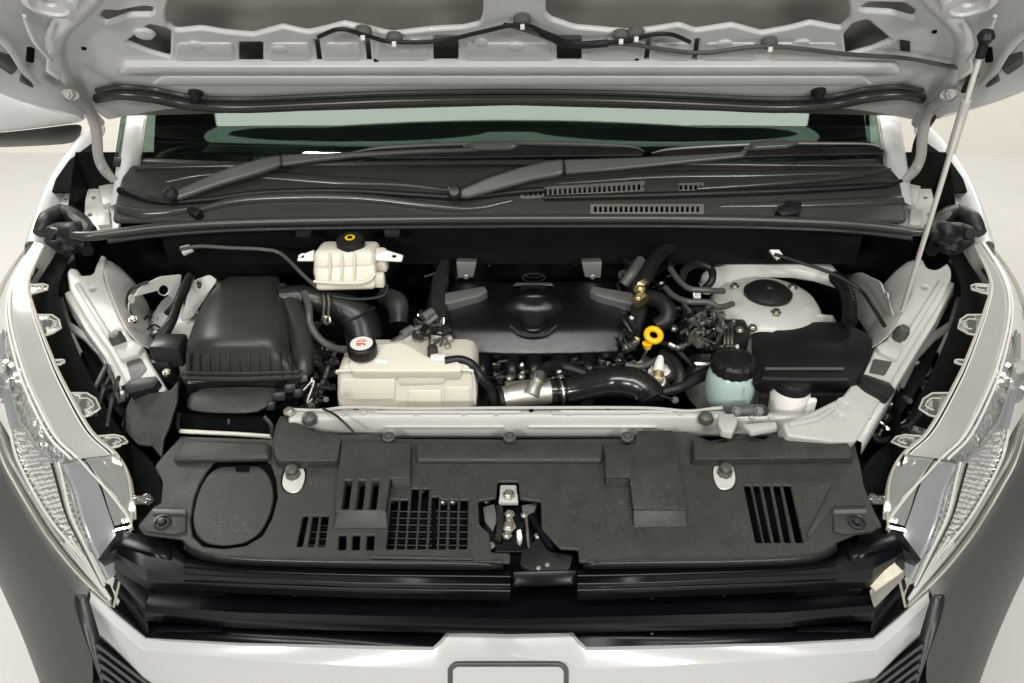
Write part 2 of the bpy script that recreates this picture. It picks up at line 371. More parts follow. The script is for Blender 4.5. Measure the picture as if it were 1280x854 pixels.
# seal strip
sl = [(121, 116), (150, 111), (190, 114), (235, 123), (300, 127), (400, 123), (500, 119), (637, 117)]
sl = sl+[(1274-x, y) for x, y in sl[-2::-1]]
tube('hood_seal', [HOOD.hit(*p)+HOOD.n*.012 for p in sl], [.009]+[.0112]*6+[.009], 'seal', hood, n=12, flat=1.0)
tube('hood_seal', [HOOD.hit(x, y-8)+HOOD.n*.008 for x, y in sl], .005, 'seal', hood, n=8)
for x, y in ((245, 115), (1023, 113)):
    lathe('rubber_stop', [(.014, 0), (.014, .006), (.009, .010), (.009, .020), (.004, .022), (0, .022)], HOOD.hit(x, y), 'rub', hood, HOOD.n, 16)
for x, y in ((105, 60), (1168, 39), (470, 75), (796, 73), (632, 30)):
    lathe('drain_hole', [(.004, 0), (.004, .0025), (0, .0025)], HOOD.hit(x, y), 'hole', hood, HOOD.n, 10)
# wiring and clips under the hood
def hw(pts, r, nm='hood_wire', mt='rub', h=.014): return tube(nm, [HOOD.hit(*p)+HOOD.n*h for p in pts], r, mt, hood, n=8)
hw([(398, 36), (425, 26), (455, 33), (490, 42), (550, 41), (600, 30), (650, 20), (680, 30), (715, 44), (780, 41), (815, 33), (840, 33), (862, 42)], .0034)
hw([(640, 22), (675, 33), (715, 48), (775, 44), (830, 52), (880, 56), (960, 48), (1060, 58), (1130, 63), (1180, 72), (1216, 78)], .0036, 'hood_wire', 'rubg')
hw([(676, 31), (690, 36), (716, 46), (760, 44)], .006)
for x, y in ((454, 33), (493, 41), (653, 19), (776, 38), (795, 35), (962, 48)):
    b = HOOD.hit(x, y)
    lathe('wire_clip', [(.013, .002), (.014, .008), (.010, .013), (0, .014)], b-HOOD.ey*.003, 'gunmetal', hood, HOOD.n, 14)
    box('wire_clip', b+HOOD.n*.019, (.007, .006, .008), 'wprint', hood, bevel=.001)
block('wire_clip', [(1125, 58), (1138, 60), (1138, 66), (1125, 64)], HOOD, .012, 'rub', hood, bevel=.002)
# washer hose down the hinge
tube('washer_hose', [HOOD.hit(1216, 80)+HOOD.n*.02, HOOD.hit(1196, 110)+HOOD.n*.03, Y(1178, 132, 1.5), Y(1160, 155, 1.56), Y(1148, 175, 1.6), Y(1143, 200, 1.6)], .008, 'rub', hood, n=8)
# -------- hinges
for s in (0, 1):
    q = [(88, 118), (102, 130), (116, 148), (121, 170), (123, 195), (131, 213), (143, 226)]
    ys = [1.46, 1.50, 1.54, 1.56, 1.57, 1.58, 1.585]
    pts = [Y(1274-x if s else x, y, d) for (x, y), d in zip(q, ys)]
    hg = tube('hinge', pts, [.016, .019, .013, .011, .011, .013, .010], 'inner', van, n=12, flat=.6, up=(0, -1, .2))
    bolt('hinge_bolt', pts[0]+Vector((0, -.008, .002)), .007, hg, (0, -1, .3), 'inner')
    bolt('hinge_bolt', pts[1]+Vector((0, -.008, .002)), .006, hg, (0, -1, .3), 'inner')
    bolt('hinge_bolt', pts[5]+Vector((0, -.01, .012)), .006, hg, (0, -1, .6), 'inner')
# -------- windscreen
WA = math.radians(41); WB = Vector((0, 1.634, 1.270))
def ws(px, s, curve=.05):
    x = (px-637)/1000*1.72; return Vector((x, WB.y+s*math.cos(WA)+.05*(x/.85)**2, WB.z+s*math.sin(WA)))
glassrows = [[ws(px, s) for px in range(130, 1150, 30)] for s in (0, .1, .3, .6, .9)]
wsc = loft('windscreen', glassrows, 'screen', van, solid=.005)
loft('black_border', [[ws(px, s)+Vector((0, -.003, .004)) for px in range(130, 1150, 30)] for s in (-.01, .012)], 'cowl', wsc, solid=.003)
for s in (0, 1):
    X = lambda x: 1274-x if s else x
    loft('pillar_trim', [[ws(X(px), q)+Vector((0, -.005, .006)) for px in (163, 166)] for q in (-.005, .2, .5)], 'tank', wsc, solid=.002)
    loft('windscreen_pillar', [[ws(X(px), q)+Vector((0, dy, dz)) for px, dy, dz in ((164, -.004, .004), (156, -.022, .004), (142, -.03, -.01), (128, -.012, -.02), (118, .03, -.035), (112, .12, -.09))] for q in (-.075, -.05, 0, .1, .3, .6, .9)], 'hoodp', van, sub=1, sharp=0)
# dark cabin behind the glass
box('dashboard', (0, 2.05, 1.23), (1.45, .7, .08), 'plas2', van, bevel=.03)
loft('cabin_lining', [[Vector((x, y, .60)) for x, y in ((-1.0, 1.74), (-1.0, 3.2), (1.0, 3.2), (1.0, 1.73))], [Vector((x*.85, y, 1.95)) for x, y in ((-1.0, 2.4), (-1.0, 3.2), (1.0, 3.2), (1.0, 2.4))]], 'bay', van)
loft('roof', [[Vector((x, y, 1.90-abs(x)*.03)) for x in (-.75, 0, .75)] for y in (2.38, 3.2)], 'white', van, solid=.02)
# -------- cowl
COWL = PYZ((1.515, 1.215), (1.640, 1.282))
cow = plate('cowl', [(140, 276), (146, 245), (152, 222), (164, 206), (240, 204), (640, 200), (1040, 204), (1108, 206), (1124, 222), (1134, 276), (900, 274), (640, 273), (380, 274)], COWL, .012, 'cowl', van, bevel=.003, r=4,
            holes=[h_box(655+i*6.15, 237.5-i*.33, 659+i*6.15, 245-i*.33) for i in range(24)]+[h_box(849+i*6.2, 231, 853+i*6.2, 237) for i in range(5)]
            +[h_box(742+i*6.4, 257.5, 746+i*6.4, 265) for i in range(21)])
block('vent_patch', [(803, 231), (847, 224), (849, 236), (840, 242), (812, 242)], COWL, .006, 'cowl', cow, bevel=.002)
M['vent'] = mat('vent_grey_plastic', (.16, .155, .14), .3, var=.1, vscale=20)
plate('vent_strip', [(650, 237), (655, 235), (806, 226), (806, 238), (655, 248), (650, 247)], COWL.off(.002), .003, 'vent', cow, bevel=.0006, holes=[h_box(655.5+i*6.15, 237.5-i*.33, 659+i*6.15, 245-i*.33) for i in range(24)])
plate('vent_strip', [(738, 255), (880, 255), (880, 267), (738, 267)], COWL.off(.002), .003, 'vent', cow, bevel=.0006, holes=[h_box(742.5+i*6.4, 257.5, 746+i*6.4, 265) for i in range(21)])
plate('vent_strip', [(845, 229), (880, 228), (880, 239), (845, 239)], COWL.off(.002), .003, 'vent', cow, bevel=.0006, holes=[h_box(849.5+i*6.2, 231, 853+i*6.2, 237) for i in range(5)])
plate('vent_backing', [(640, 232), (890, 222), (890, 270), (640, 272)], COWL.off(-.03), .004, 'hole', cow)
# rounded ledges of the cowl, some added to catch streaks of light
def cl(pts, r, nm, mt='cowl', h=.004, flat=1.0, n=10): return tube(nm, [COWL.hit(*p)+COWL.n*h for p in pts], r, mt, cow, n=n, flat=flat)
cl([(150, 240), (200, 254), (260, 252), (330, 243), (430, 241), (520, 246), (580, 249), (640, 243), (680, 240)], .007, 'cowl_seal', 'rub', .006)
cl([(240, 266), (300, 252), (380, 248), (460, 250), (540, 259), (590, 262), (640, 252)], [.006, .011, .012, .011, .010, .006, .004], 'cowl_glint_ledge', 'cowl', .002)
cl([(680, 250), (800, 247), (900, 244), (1000, 240), (1100, 234), (1126, 228)], [.006, .008, .008, .008, .007, .004], 'cowl_seal', 'rub', .006)
cl([(870, 240), (960, 234), (1050, 226), (1110, 216)], [.004, .006, .006, .004], 'cowl_glint_ledge', 'cowl', .01)
cl([(170, 212), (300, 209), (640, 205), (960, 208), (1100, 209)], [.004, .006, .006, .006, .004], 'cowl_glint_ledge', 'cowl', .004)  # added ledge, shaped to catch a long streak of light
cl([(205, 226), (260, 216), (330, 219), (420, 226), (500, 229), (560, 236)], [.006, .014, .017, .016, .012, .006], 'cowl_glint_ledge', 'cowl', -.004, .7, 14)  # added convex ledge for a broad light streak
cl([(640, 232), (720, 226), (820, 219), (940, 217), (1060, 214), (1110, 214)], [.006, .012, .014, .014, .010, .005], 'cowl_glint_ledge', 'cowl', -.004, .7, 14)
cl([(150, 262), (180, 268), (215, 266), (240, 262)], [.010, .012, .010, .006], 'cowl_glint_ledge', 'cowl', .002)
cl([(900, 257), (1000, 255), (1080, 252), (1128, 250)], [.006, .012, .014, .012], 'cowl_glint_ledge', 'cowl', -.003, .8, 14)
block('cowl_clip', [(232, 261), (240, 257), (252, 262), (244, 270)], COWL, .022, 'rub', cow, bevel=.003)
block('cowl_clip', [(970, 262), (985, 250), (1003, 252), (1001, 266), (978, 269)], COWL, .016, 'rub', cow, bevel=.003)
# cowl front seal bar
bar = [(62, 287), (100, 295), (135, 293), (200, 285), (290, 279), (420, 276), (640, 274), (860, 274), (1000, 277), (1080, 282), (1140, 289), (1175, 290)]
cs = tube('cowl_front_seal', [Z(x, y, 1.215) for x, y in bar], [.007]+[.010]*8+[.008], 'seal', van, n=12)
tube('seal_lip', [Z(x, y+9, 1.205) for x, y in bar[2:-1]], .005, 'rub', cs, n=8)
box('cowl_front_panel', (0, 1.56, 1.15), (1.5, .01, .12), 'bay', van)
for x in (379, 490):
    block('seal_bracket', [(x-11, 284), (x+11, 284), (x+9, 297), (x-9, 297)], PYZ((1.50, 1.1), (1.51, 1.2)), .01, 'plas2', cs, bevel=.002)
# -------- wipers
A_ = Y(640, 248, 1.530); B_ = Y(640, 186, 1.600)
WP = PYZ((A_.y, A_.z), (B_.y, B_.z))
def wiper(low, up, blade, edge, bridge, piv):
    w_ = plate('wiper', low, WP, .016, 'wiper', van, bevel=.006, r=3, res=3)
    plate('arm_extension', up, WP.off(-.003), .011, 'wiper', w_, bevel=.004, r=2)
    plate('blade', blade, WP.off(-.010), .012, 'rub', w_, bevel=.003, r=2)
    tube('blade_spine', [WP.hit(*p)-WP.n*.006 for p in edge], [.001, .004, .004, .004, .003, .001], 'wiper', w_, n=8)
    plate('blade_clip', bridge, WP.off(.004), .014, 'wiper', w_, bevel=.005, r=3)
    lathe('pivot_cap', [(.014, -.01), (.015, .006), (.010, .012), (0, .013)], WP.hit(*piv), 'plas2', w_, WP.n, 16)
wiper([(203, 247), (214, 240), (250, 224), (290, 207), (325, 197), (346, 193), (350, 194), (351, 205), (344, 209), (320, 217), (270, 232), (222, 249)],
      [(351, 193), (430, 190), (520, 186), (600, 184), (600, 188), (520, 191), (440, 196), (395, 201), (352, 207)],
      [(440, 192), (452, 187), (480, 184), (560, 182), (640, 180), (760, 183), (800, 185), (806, 190), (803, 195), (700, 196), (560, 198), (470, 198)],
      [(440, 189), (480, 183), (560, 179), (640, 177), (740, 179), (790, 182), (806, 188)], [(576, 183), (590, 177), (606, 176), (640, 176), (652, 179), (640, 186), (600, 187)], (214, 243))
wiper([(557, 243), (576, 236), (610, 221), (650, 208), (680, 201), (702, 198), (704, 200), (705, 216), (697, 219), (664, 225), (620, 237), (584, 247)],
      [(705, 199), (800, 196), (880, 192), (925, 189), (932, 184), (938, 184), (930, 196), (860, 203), (800, 209), (760, 213), (707, 217)],
      [(815, 193), (830, 188), (900, 184), (960, 181), (1040, 182), (1098, 182), (1106, 187), (1104, 193), (1000, 195), (900, 198), (840, 198)],
      [(815, 190), (840, 185), (900, 181), (970, 178), (1040, 178), (1090, 179), (1106, 186)], [(928, 186), (942, 177), (960, 174), (990, 175), (1000, 178), (985, 184), (950, 186)], (568, 241))

for s in (0, 1):      # added black sheets that darken the gaps beside the radiator cover
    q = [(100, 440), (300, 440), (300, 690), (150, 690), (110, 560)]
    plate('gap_dark_sheet', [(1274-x, y) for x, y in q] if s else q, PYZ((1.2, .88), (.9, .86)), .006, 'bay', van)

for s in (0, 1):      # pressings at the hood corners
    f_ = lambda x, y: HOOD.off(.030).hit(1274-x if s else x, y)
    lathe('corner_emboss', [(.040, -.02), (.036, .004), (.026, .006), (.024, .002), (.010, .001), (.008, -.004), (0, -.004)], f_(62, 4), 'hoodp', hood, HOOD.n, 24)
    tube('side_rib', [f_(-10, 40), f_(14, 62), f_(34, 92), f_(70, 128)], [.004, .007, .007, .004], 'hoodp', hood, n=8)
    tube('side_rib', [f_(30, 20), f_(44, 50), f_(66, 78)], [.003, .006, .003], 'hoodp', hood, n=8)
    lathe('drain_hole', [(.006, -.01), (.006, .012), (0, .012)], f_(38, 68), 'hole', hood, HOOD.n, 10)
for x, y, r in ((180, 42, .018), (492, 56, .016), (520, 54, .014), (645, 58, .016), (600, 52, .014), (245, 56, .015), (905, 55, .016), (1000, 55, .018), (350, 60, .014)):
    lathe('emboss', [(r, -.002), (r*.8, .0035), (r*.5, .0045), (0, .005)], HOOD.hit(x, y), 'hoodp', hood, HOOD.n, 18)
# -------- inner rails (aprons)
def sx(s, pts): return [(1274-p[0],)+tuple(p[1:]) for p in pts] if s else pts
def RAIL(s):
    f = lambda x, y, z: Z(1274-x if s else x, y, z)
    return P3(f(105, 340, 1.115), f(135, 345, 1.115), f(185, 480, 1.045))
for s in (0, 1):
    R = RAIL(s)
    if not s:
        out = [(83, 340), (88, 334), (97, 336), (100, 344), (116, 343), (119, 332), (126, 318), (132, 320), (128, 345), (150, 398), (163, 422), (178, 430), (184, 446), (207, 484), (206, 489), (166, 493), (156, 478), (136, 440), (112, 407), (86, 362)]
    else:
        out = [(1149, 321), (1155, 325), (1159, 335), (1170, 337), (1178, 333), (1184, 328), (1190, 336), (1190, 348), (1176, 380), (1139, 437), (1118, 472), (1071, 552), (1040, 552), (985, 545), (978, 528), (1013, 515), (1054, 495), (1088, 451), (1096, 431), (1110, 424), (1122, 399), (1139, 368), (1144, 340)]
    hl = [oval(1274-x if s else x, y, 3.4, 2.6, 12) for x, y in ((116, 361), (148, 414))]
    if s: hl = [oval(1156, 359, 3.4, 2.6, 12), oval(1056, 506, 3.6, 2.4, 12), oval(1050, 521, 3.2, 2.4, 12)]
    rail = plate('inner_fender_rail', out, R, .035, 'inner', van, holes=hl, bevel=.005, r=5, res=3)
    oe = [R.hit(*p)-R.n*.004 for p in ([(86, 362), (112, 407), (136, 440), (156, 478)] if not s else [(1188, 350), (1164, 398), (1139, 437), (1118, 472), (1072, 548)])]
    dg = Vector((-1 if not s else 1, -.25, 0))
    loft('rail_flange', [oe, [p+dg*.010-Vector((0, 0, .004)) for p in oe], [p+dg*.014-Vector((0, 0, .03)) for p in oe]], 'inner', rail, solid=.002, sharp=20)
    for x, y in ([(106, 372), (128, 405), (122, 352), (170, 438), (196, 478)] if not s else [(1168, 352), (1150, 390), (1132, 412), (1070, 500), (1030, 527), (1000, 530), (1086, 520), (1066, 535)]):
        lathe('spot_weld', [(.0055, -.001), (.0055, .0005), (.004, .0009), (.0035, .0002), (0, .0002)], R.hit(x, y), 'inner', rail, R.n, 12)
    if s:
        for x, y in ((1056, 506), (1050, 521)): lathe('hole_rim', [(.016, -.002), (.015, .0015), (.009, .0004), (.0085, -.003), (.0085, -.004)], R.hit(x, y), 'inner', rail, R.n, 20)
        block('rail_rib', [(985, 527), (1020, 520), (1042, 508), (1045, 512), (1024, 526), (988, 533)], R, .005, 'inner', rail, bevel=.003)
    hk = [(100, 352), (112, 350), (150, 418), (142, 424)]
    block('rail_rib', [(92, 355), (98, 352), (143, 425), (137, 430)] if not s else [(1182, 352), (1175, 349), (1126, 428), (1133, 432)], R, .006, 'inner', rail, bevel=.003)
    if not s: block('rail_step', [(140, 432), (164, 424), (178, 432), (172, 442), (150, 450)], R, .012, 'inner', rail, bevel=.004)
    else: block('rail_step', [(1096, 432), (1112, 424), (1130, 434), (1122, 450), (1100, 440)], R, .010, 'inner', rail, bevel=.004)
    if not s: plate('rail_pocket', [(157, 452), (176, 447), (184, 462), (170, 478), (164, 476)], R.off(.001), .003, 'rubg', rail, r=3, bevel=.001)
    else: plate('rail_pocket', [(1092, 448), (1116, 452), (1106, 470), (1086, 466)], R.off(.001), .003, 'rubg', rail, r=3, bevel=.001)
    c = R.hit(*((151, 430) if not s else (1122, 423)))
    lathe('rubber_stop', [(.012, 0), (.014, .006), (.013, .024), (.010, .03), (0, .031)], c, 'rubg', rail, R.n, 8, sharp=30)
    block('strap', [(155, 482), (162, 474), (195, 470), (199, 476), (192, 484), (160, 492)] if not s else [(1074, 474), (1080, 467), (1112, 478), (1120, 488), (1112, 498), (1086, 484)], R, .016, 'rub', rail, bevel=.005, r=3)
    # inward faces of the apron
    q = sx(s, [(127, 316), (140, 320), (152, 345), (170, 375), (184, 420), (186, 440)])
    top = [R.hit(*p) for p in sx(s, [(127, 318), (128, 338), (132, 355), (148, 396), (163, 422), (178, 431)])]
    sg = -1 if s else 1
    loft('apron', [top, [p+Vector((sg*.03, .01, -.03)) for p in top], [p+Vector((sg*.055, .04, -.12)) for p in top], [p+Vector((sg*.05, .05, -.3)) for p in top]], 'inner', van, sub=1, sharp=0, solid=.003)
    # wheel-arch liner beside the headlight
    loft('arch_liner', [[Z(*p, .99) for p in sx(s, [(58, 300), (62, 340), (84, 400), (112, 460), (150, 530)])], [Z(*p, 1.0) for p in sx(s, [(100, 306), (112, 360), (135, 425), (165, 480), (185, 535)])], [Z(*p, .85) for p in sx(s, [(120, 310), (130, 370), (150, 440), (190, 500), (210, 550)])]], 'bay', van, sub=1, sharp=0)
    LN = P3(Z(*sx(s, [(80, 390)])[0], 1.06), Z(*sx(s, [(140, 400)])[0], 1.06), Z(*sx(s, [(140, 480)])[0], 1.03))
    hl_ = plate('arch_bracket', sx(s, [(70, 373), (78, 370), (88, 402), (112, 417), (132, 438), (146, 470), (149, 483), (143, 484), (126, 448), (104, 424), (80, 408)]), LN, .006, 'rubg', van, bevel=.002, r=2)
    # fender with white rolled edge
    e = sx(s, [(128, 150), (104, 172), (80, 206), (64, 236), (52, 275), (44, 302)])
    g = -1 if not s else 1
    E = [Z(x, y, z) for (x, y), z in zip(e, (1.25, 1.24, 1.225, 1.21, 1.19, 1.17))]
    loft('fender', [[p+Vector((-g*.012, 0, -.03)) for p in E], E, [p+Vector((g*.018, -.004, .002)) for p in E], [p+Vector((g*.035, 0, -.02)) for p in E], [p+Vector((g*.05, 0, -.12)) for p in E], [p+Vector((g*.05, 0, -.5)) for p in E]], 'white', van, sub=2, sharp=0, solid=.002)
    # hinge mount and a black sheet standing for the shaded gap behind it
    HPn = P3(Z(*sx(s, [(110, 250)])[0], 1.19), Z(*sx(s, [(145, 250)])[0], 1.19), Z(*sx(s, [(130, 225)])[0], 1.205))
    hm = plate('hinge_mount', sx(s, [(104, 288), (106, 250), (112, 222), (126, 214), (150, 222), (154, 260), (148, 290)]), HPn, .01, 'inner', van, bevel=.003, r=3,
          holes=[oval(*sx(s, [(117, 246)])[0], 2.6, 2.2, 10), oval(*sx(s, [(112, 268)])[0], 2.6, 2.2, 10)])
    block('mount_rib', sx(s, [(122, 232), (142, 228), (146, 250), (128, 256)]), HPn, .012, 'inner', hm, bevel=.004)
    block('mount_rib', sx(s, [(120, 262), (136, 260), (138, 280), (122, 282)]), HPn, .008, 'inner', hm, bevel=.003)
    fl = plate('fender_flange', sx(s, [(58, 286), (64, 244), (80, 240), (92, 243), (88, 270), (74, 288)]), HPn.off(-.012), .006, 'inner', van, bevel=.002, r=3, holes=[oval(*sx(s, [(82, 248)])[0], 2.4, 2, 10)])
    plate('fender_gap_shade', sx(s, [(58, 240), (66, 228), (86, 200), (118, 176), (122, 196), (110, 222), (98, 240)]), HPn.off(.012), .004, 'hole', van, r=3)
    # bunched rubber weather strip at the corner
    pts = sx(s, [(48, 292), (60, 276), (78, 268), (95, 272), (104, 284), (92, 292), (74, 290), (60, 292)])
    cn = tube('corner_seal', [Z(x, y, 1.2+.012*(i % 2)) for i, (x, y) in enumerate(pts)], [.012, .02, .022, .016, .02, .024, .02, .012], 'rub', van, n=10)
    tube('corner_fold', [Z(*p, 1.215) for p in sx(s, [(86, 262), (96, 276), (112, 288), (104, 296)])], [.01, .016, .014, .008], 'rub', cn, n=8)
    tube('corner_fold', [Z(*p, 1.16) for p in sx(s, [(62, 300), (84, 308), (100, 304), (110, 314)])], [.012, .02, .018, .012], 'rub', cn, n=8)
# -------- strut towers
def tower(px, py, z, sc, vis):
    c = Z(px, py, z)
    t = lathe('strut_tower', [(.17*sc, -.25), (.155*sc, -.09), (.135*sc, -.035), (.118*sc, -.016), (.09*sc, -.010), (.07*sc, -.004), (.055*sc, -.006), (.03, -.006), (0, -.006)], c, 'inner', van, (0, 0, 1), 36, sharp=50)
    lathe('strut_cap', [(.048, -.006), (.049, .002), (.040, .010), (.022, .013), (.010, .014), (.008, .018), (0, .019)], c, 'rub', t, (0, 0, 1), 32)
    for k in range(3):
        a = .5+k*2.094; bolt('strut_bolt', c+Vector((math.cos(a)*.083*sc, math.sin(a)*.083*sc, -.004)), .008, t, (0, 0, 1))
    return t
tower(960, 366, 1.085, .84, 1)
tower(258, 372, 1.03, .9, 0)
# apron ribs and gussets around the towers
def pan(name, pts3, material='inner', parent=None, sub=1, **k): return loft(name, pts3, material, parent or van, sub=sub, sharp=0, solid=.003, **k)
pan('tower_brace', [[Y(868, 345, 1.58), Y(905, 318, 1.60), Y(950, 307, 1.62), Y(1000, 312, 1.62), Y(1050, 330, 1.58)], [Z(874, 362, 1.085), Z(910, 340, 1.09), Z(960, 330, 1.09), Z(1015, 336, 1.09), Z(1052, 352, 1.075)], [Z(880, 376, 1.05), Z(915, 356, 1.06), Z(965, 346, 1.06), Z(1020, 352, 1.06), Z(1055, 368, 1.04)]])
pan('tower_brace', [[Z(870, 400, 1.04), Z(930, 395, 1.07), Z(1000, 395, 1.07), Z(1050, 385, 1.07)], [Z(880, 440, .98), Z(945, 432, 1.0), Z(1000, 425, 1.0), Z(1050, 420, 1.0)]])
ap = P3(Y(190, 350, 1.44), Y(240, 345, 1.50), Y(200, 420, 1.42))
gp = plate('apron_gusset', [(164, 424), (160, 380), (176, 358), (200, 346), (228, 343), (222, 380), (205, 410), (186, 424)], ap, .004, 'inner', van, r=4, holes=[oval(205, 363, 6, 6, 14), oval(165, 374, 2.6, 4.5, 10)])
ap2 = P3(Y(240, 350, 1.46), Y(300, 330, 1.5), Y(250, 400, 1.42))
plate('apron_gusset', [(238, 352), (262, 343), (272, 350), (252, 380), (240, 398), (226, 402)], ap2, .004, 'inner', van, r=4, holes=[oval(249, 355, 3, 6, 10)])
ap3 = P3(Y(1060, 345, 1.62), Y(1115, 345, 1.42), Y(1090, 420, 1.42))
plate('apron_gusset', [(1052, 345), (1075, 340), (1100, 352), (1118, 400), (1100, 425), (1086, 420), (1070, 395)], ap3, .004, 'inner', van, r=4, holes=[oval(1107, 370, 2.6, 5, 10)])
# -------- front crossmember (radiator support)
xs = list(range(360, 1085, 12)); rows = [[] for _ in range(7)]
for x in xs:
    e = max(0, (470-x)/110, (x-850)/230*.5); lift = .006*math.exp(-((x-637)/230)**2)
    back = 511 if x < 870 else 511+min(8, (x-870)*.03)
    fl_ = 545 if 460 < x < 840 else 543
    rows[0].append(Z(x, back+12, .97)); rows[1].append(Z(x, back, 1.022)); rows[2].append(Z(x, back+3, 1.028))
    rows[3].append(Z(x, 521-2.0*math.exp(-((x-600)/160)**2)+e*4, 1.026)); rows[4].append(Z(x, 524+e*4, 1.020))
    rows[5].append(Z(x, fl_-2, .995)); rows[6].append(Z(x, fl_+4, .96))
cm = loft('radiator_support', rows, 'inner', van, sub=1, sharp=0, solid=.003)
CMP = PYZ((Z(640, 512, 1.0275).y, 1.0275), (Z(640, 522, 1.0265).y, 1.0265))
for x in (664, 760): lathe('bolt_hole', [(.004, 0), (.004, .0015), (0, .0015)], Z(x, 513.5, 1.0285), 'hole', cm, (0, 0, 1), 10)
for x, y in ((387, 524), (882, 523)):
    lathe('push_clip', [(.013, -.004), (.014, 0), (.011, .008), (.005, .011), (0, .0115)], Z(x, y, 1.026), 'rubg', cm, (0, -.3, 1), 14)
block('support_clip', [(899, 516), (918, 517), (922, 528), (916, 541), (902, 538), (897, 528)], CMP, .012, 'inner', cm, bevel=.003)
block('support_rib', [(690, 513), (800, 513), (800, 517), (690, 517)], CMP, .003, 'inner', cm, bevel=.001)
block('support_rib', [(928, 530), (970, 526), (972, 534), (940, 540)], CMP, .008, 'inner', cm, bevel=.003)
for x0, x1, y, h in ((470, 650, 515.5, .0022), (700, 840, 515, .0022), (480, 630, 533, .002), (660, 820, 533, .002)):
    zz = 1.0285 if y < 525 else 1.0075
    tube('support_rib', [Z(x0, y, zz-.003), Z(x0+8, y, zz), Z((x0+x1)/2, y, zz+.0004), Z(x1-8, y, zz), Z(x1, y, zz-.003)], .0035, 'inner', cm, n=8)
for x, y in ((430, 518), (455, 516), (520, 517), (580, 517), (620, 517), (710, 517), (850, 517), (940, 521), (965, 523)):
    lathe('spot_weld', [(.005, -.001), (.005, .0006), (.0035, .001), (.003, .0003), (0, .0003)], Z(x, y, 1.0275), 'inner', cm, (0, 0, 1), 12)
tube('support_edge', [Z(365, 512, 1.028), Z(400, 513, 1.03), Z(440, 509, 1.03), Z(520, 511, 1.03), Z(640, 510, 1.03), Z(800, 510, 1.03), Z(860, 514, 1.03), Z(905, 510, 1.03), Z(960, 516, 1.03)], .003, 'inner', cm, n=8)
tube('hood_cable', [Z(404, 511, 1.04), Z(418, 518, 1.042), Z(430, 528, 1.036), Z(444, 542, 1.02)], .0022, 'rub', van, n=8)
# -------- hood prop
pa, pb = HOOD.off(.06).hit(1233, 44), Z(1128, 388, 1.10)
pr = tube('hood_prop', [pa, pa.lerp(pb, .45)+Vector((-.002, -.004, 0)), pb], .0045, 'rod', van, n=10)
tube('prop_grip', [pa.lerp(pb, .19), pa.lerp(pb, .36)], .0075, 'inner', pr, n=10)
lathe('prop_socket', [(.007, .034), (.007, .012), (.009, .010), (.013, .002), (.009, -.006), (0, -.006)], pa, 'rub', pr, (pb-pa), 14)
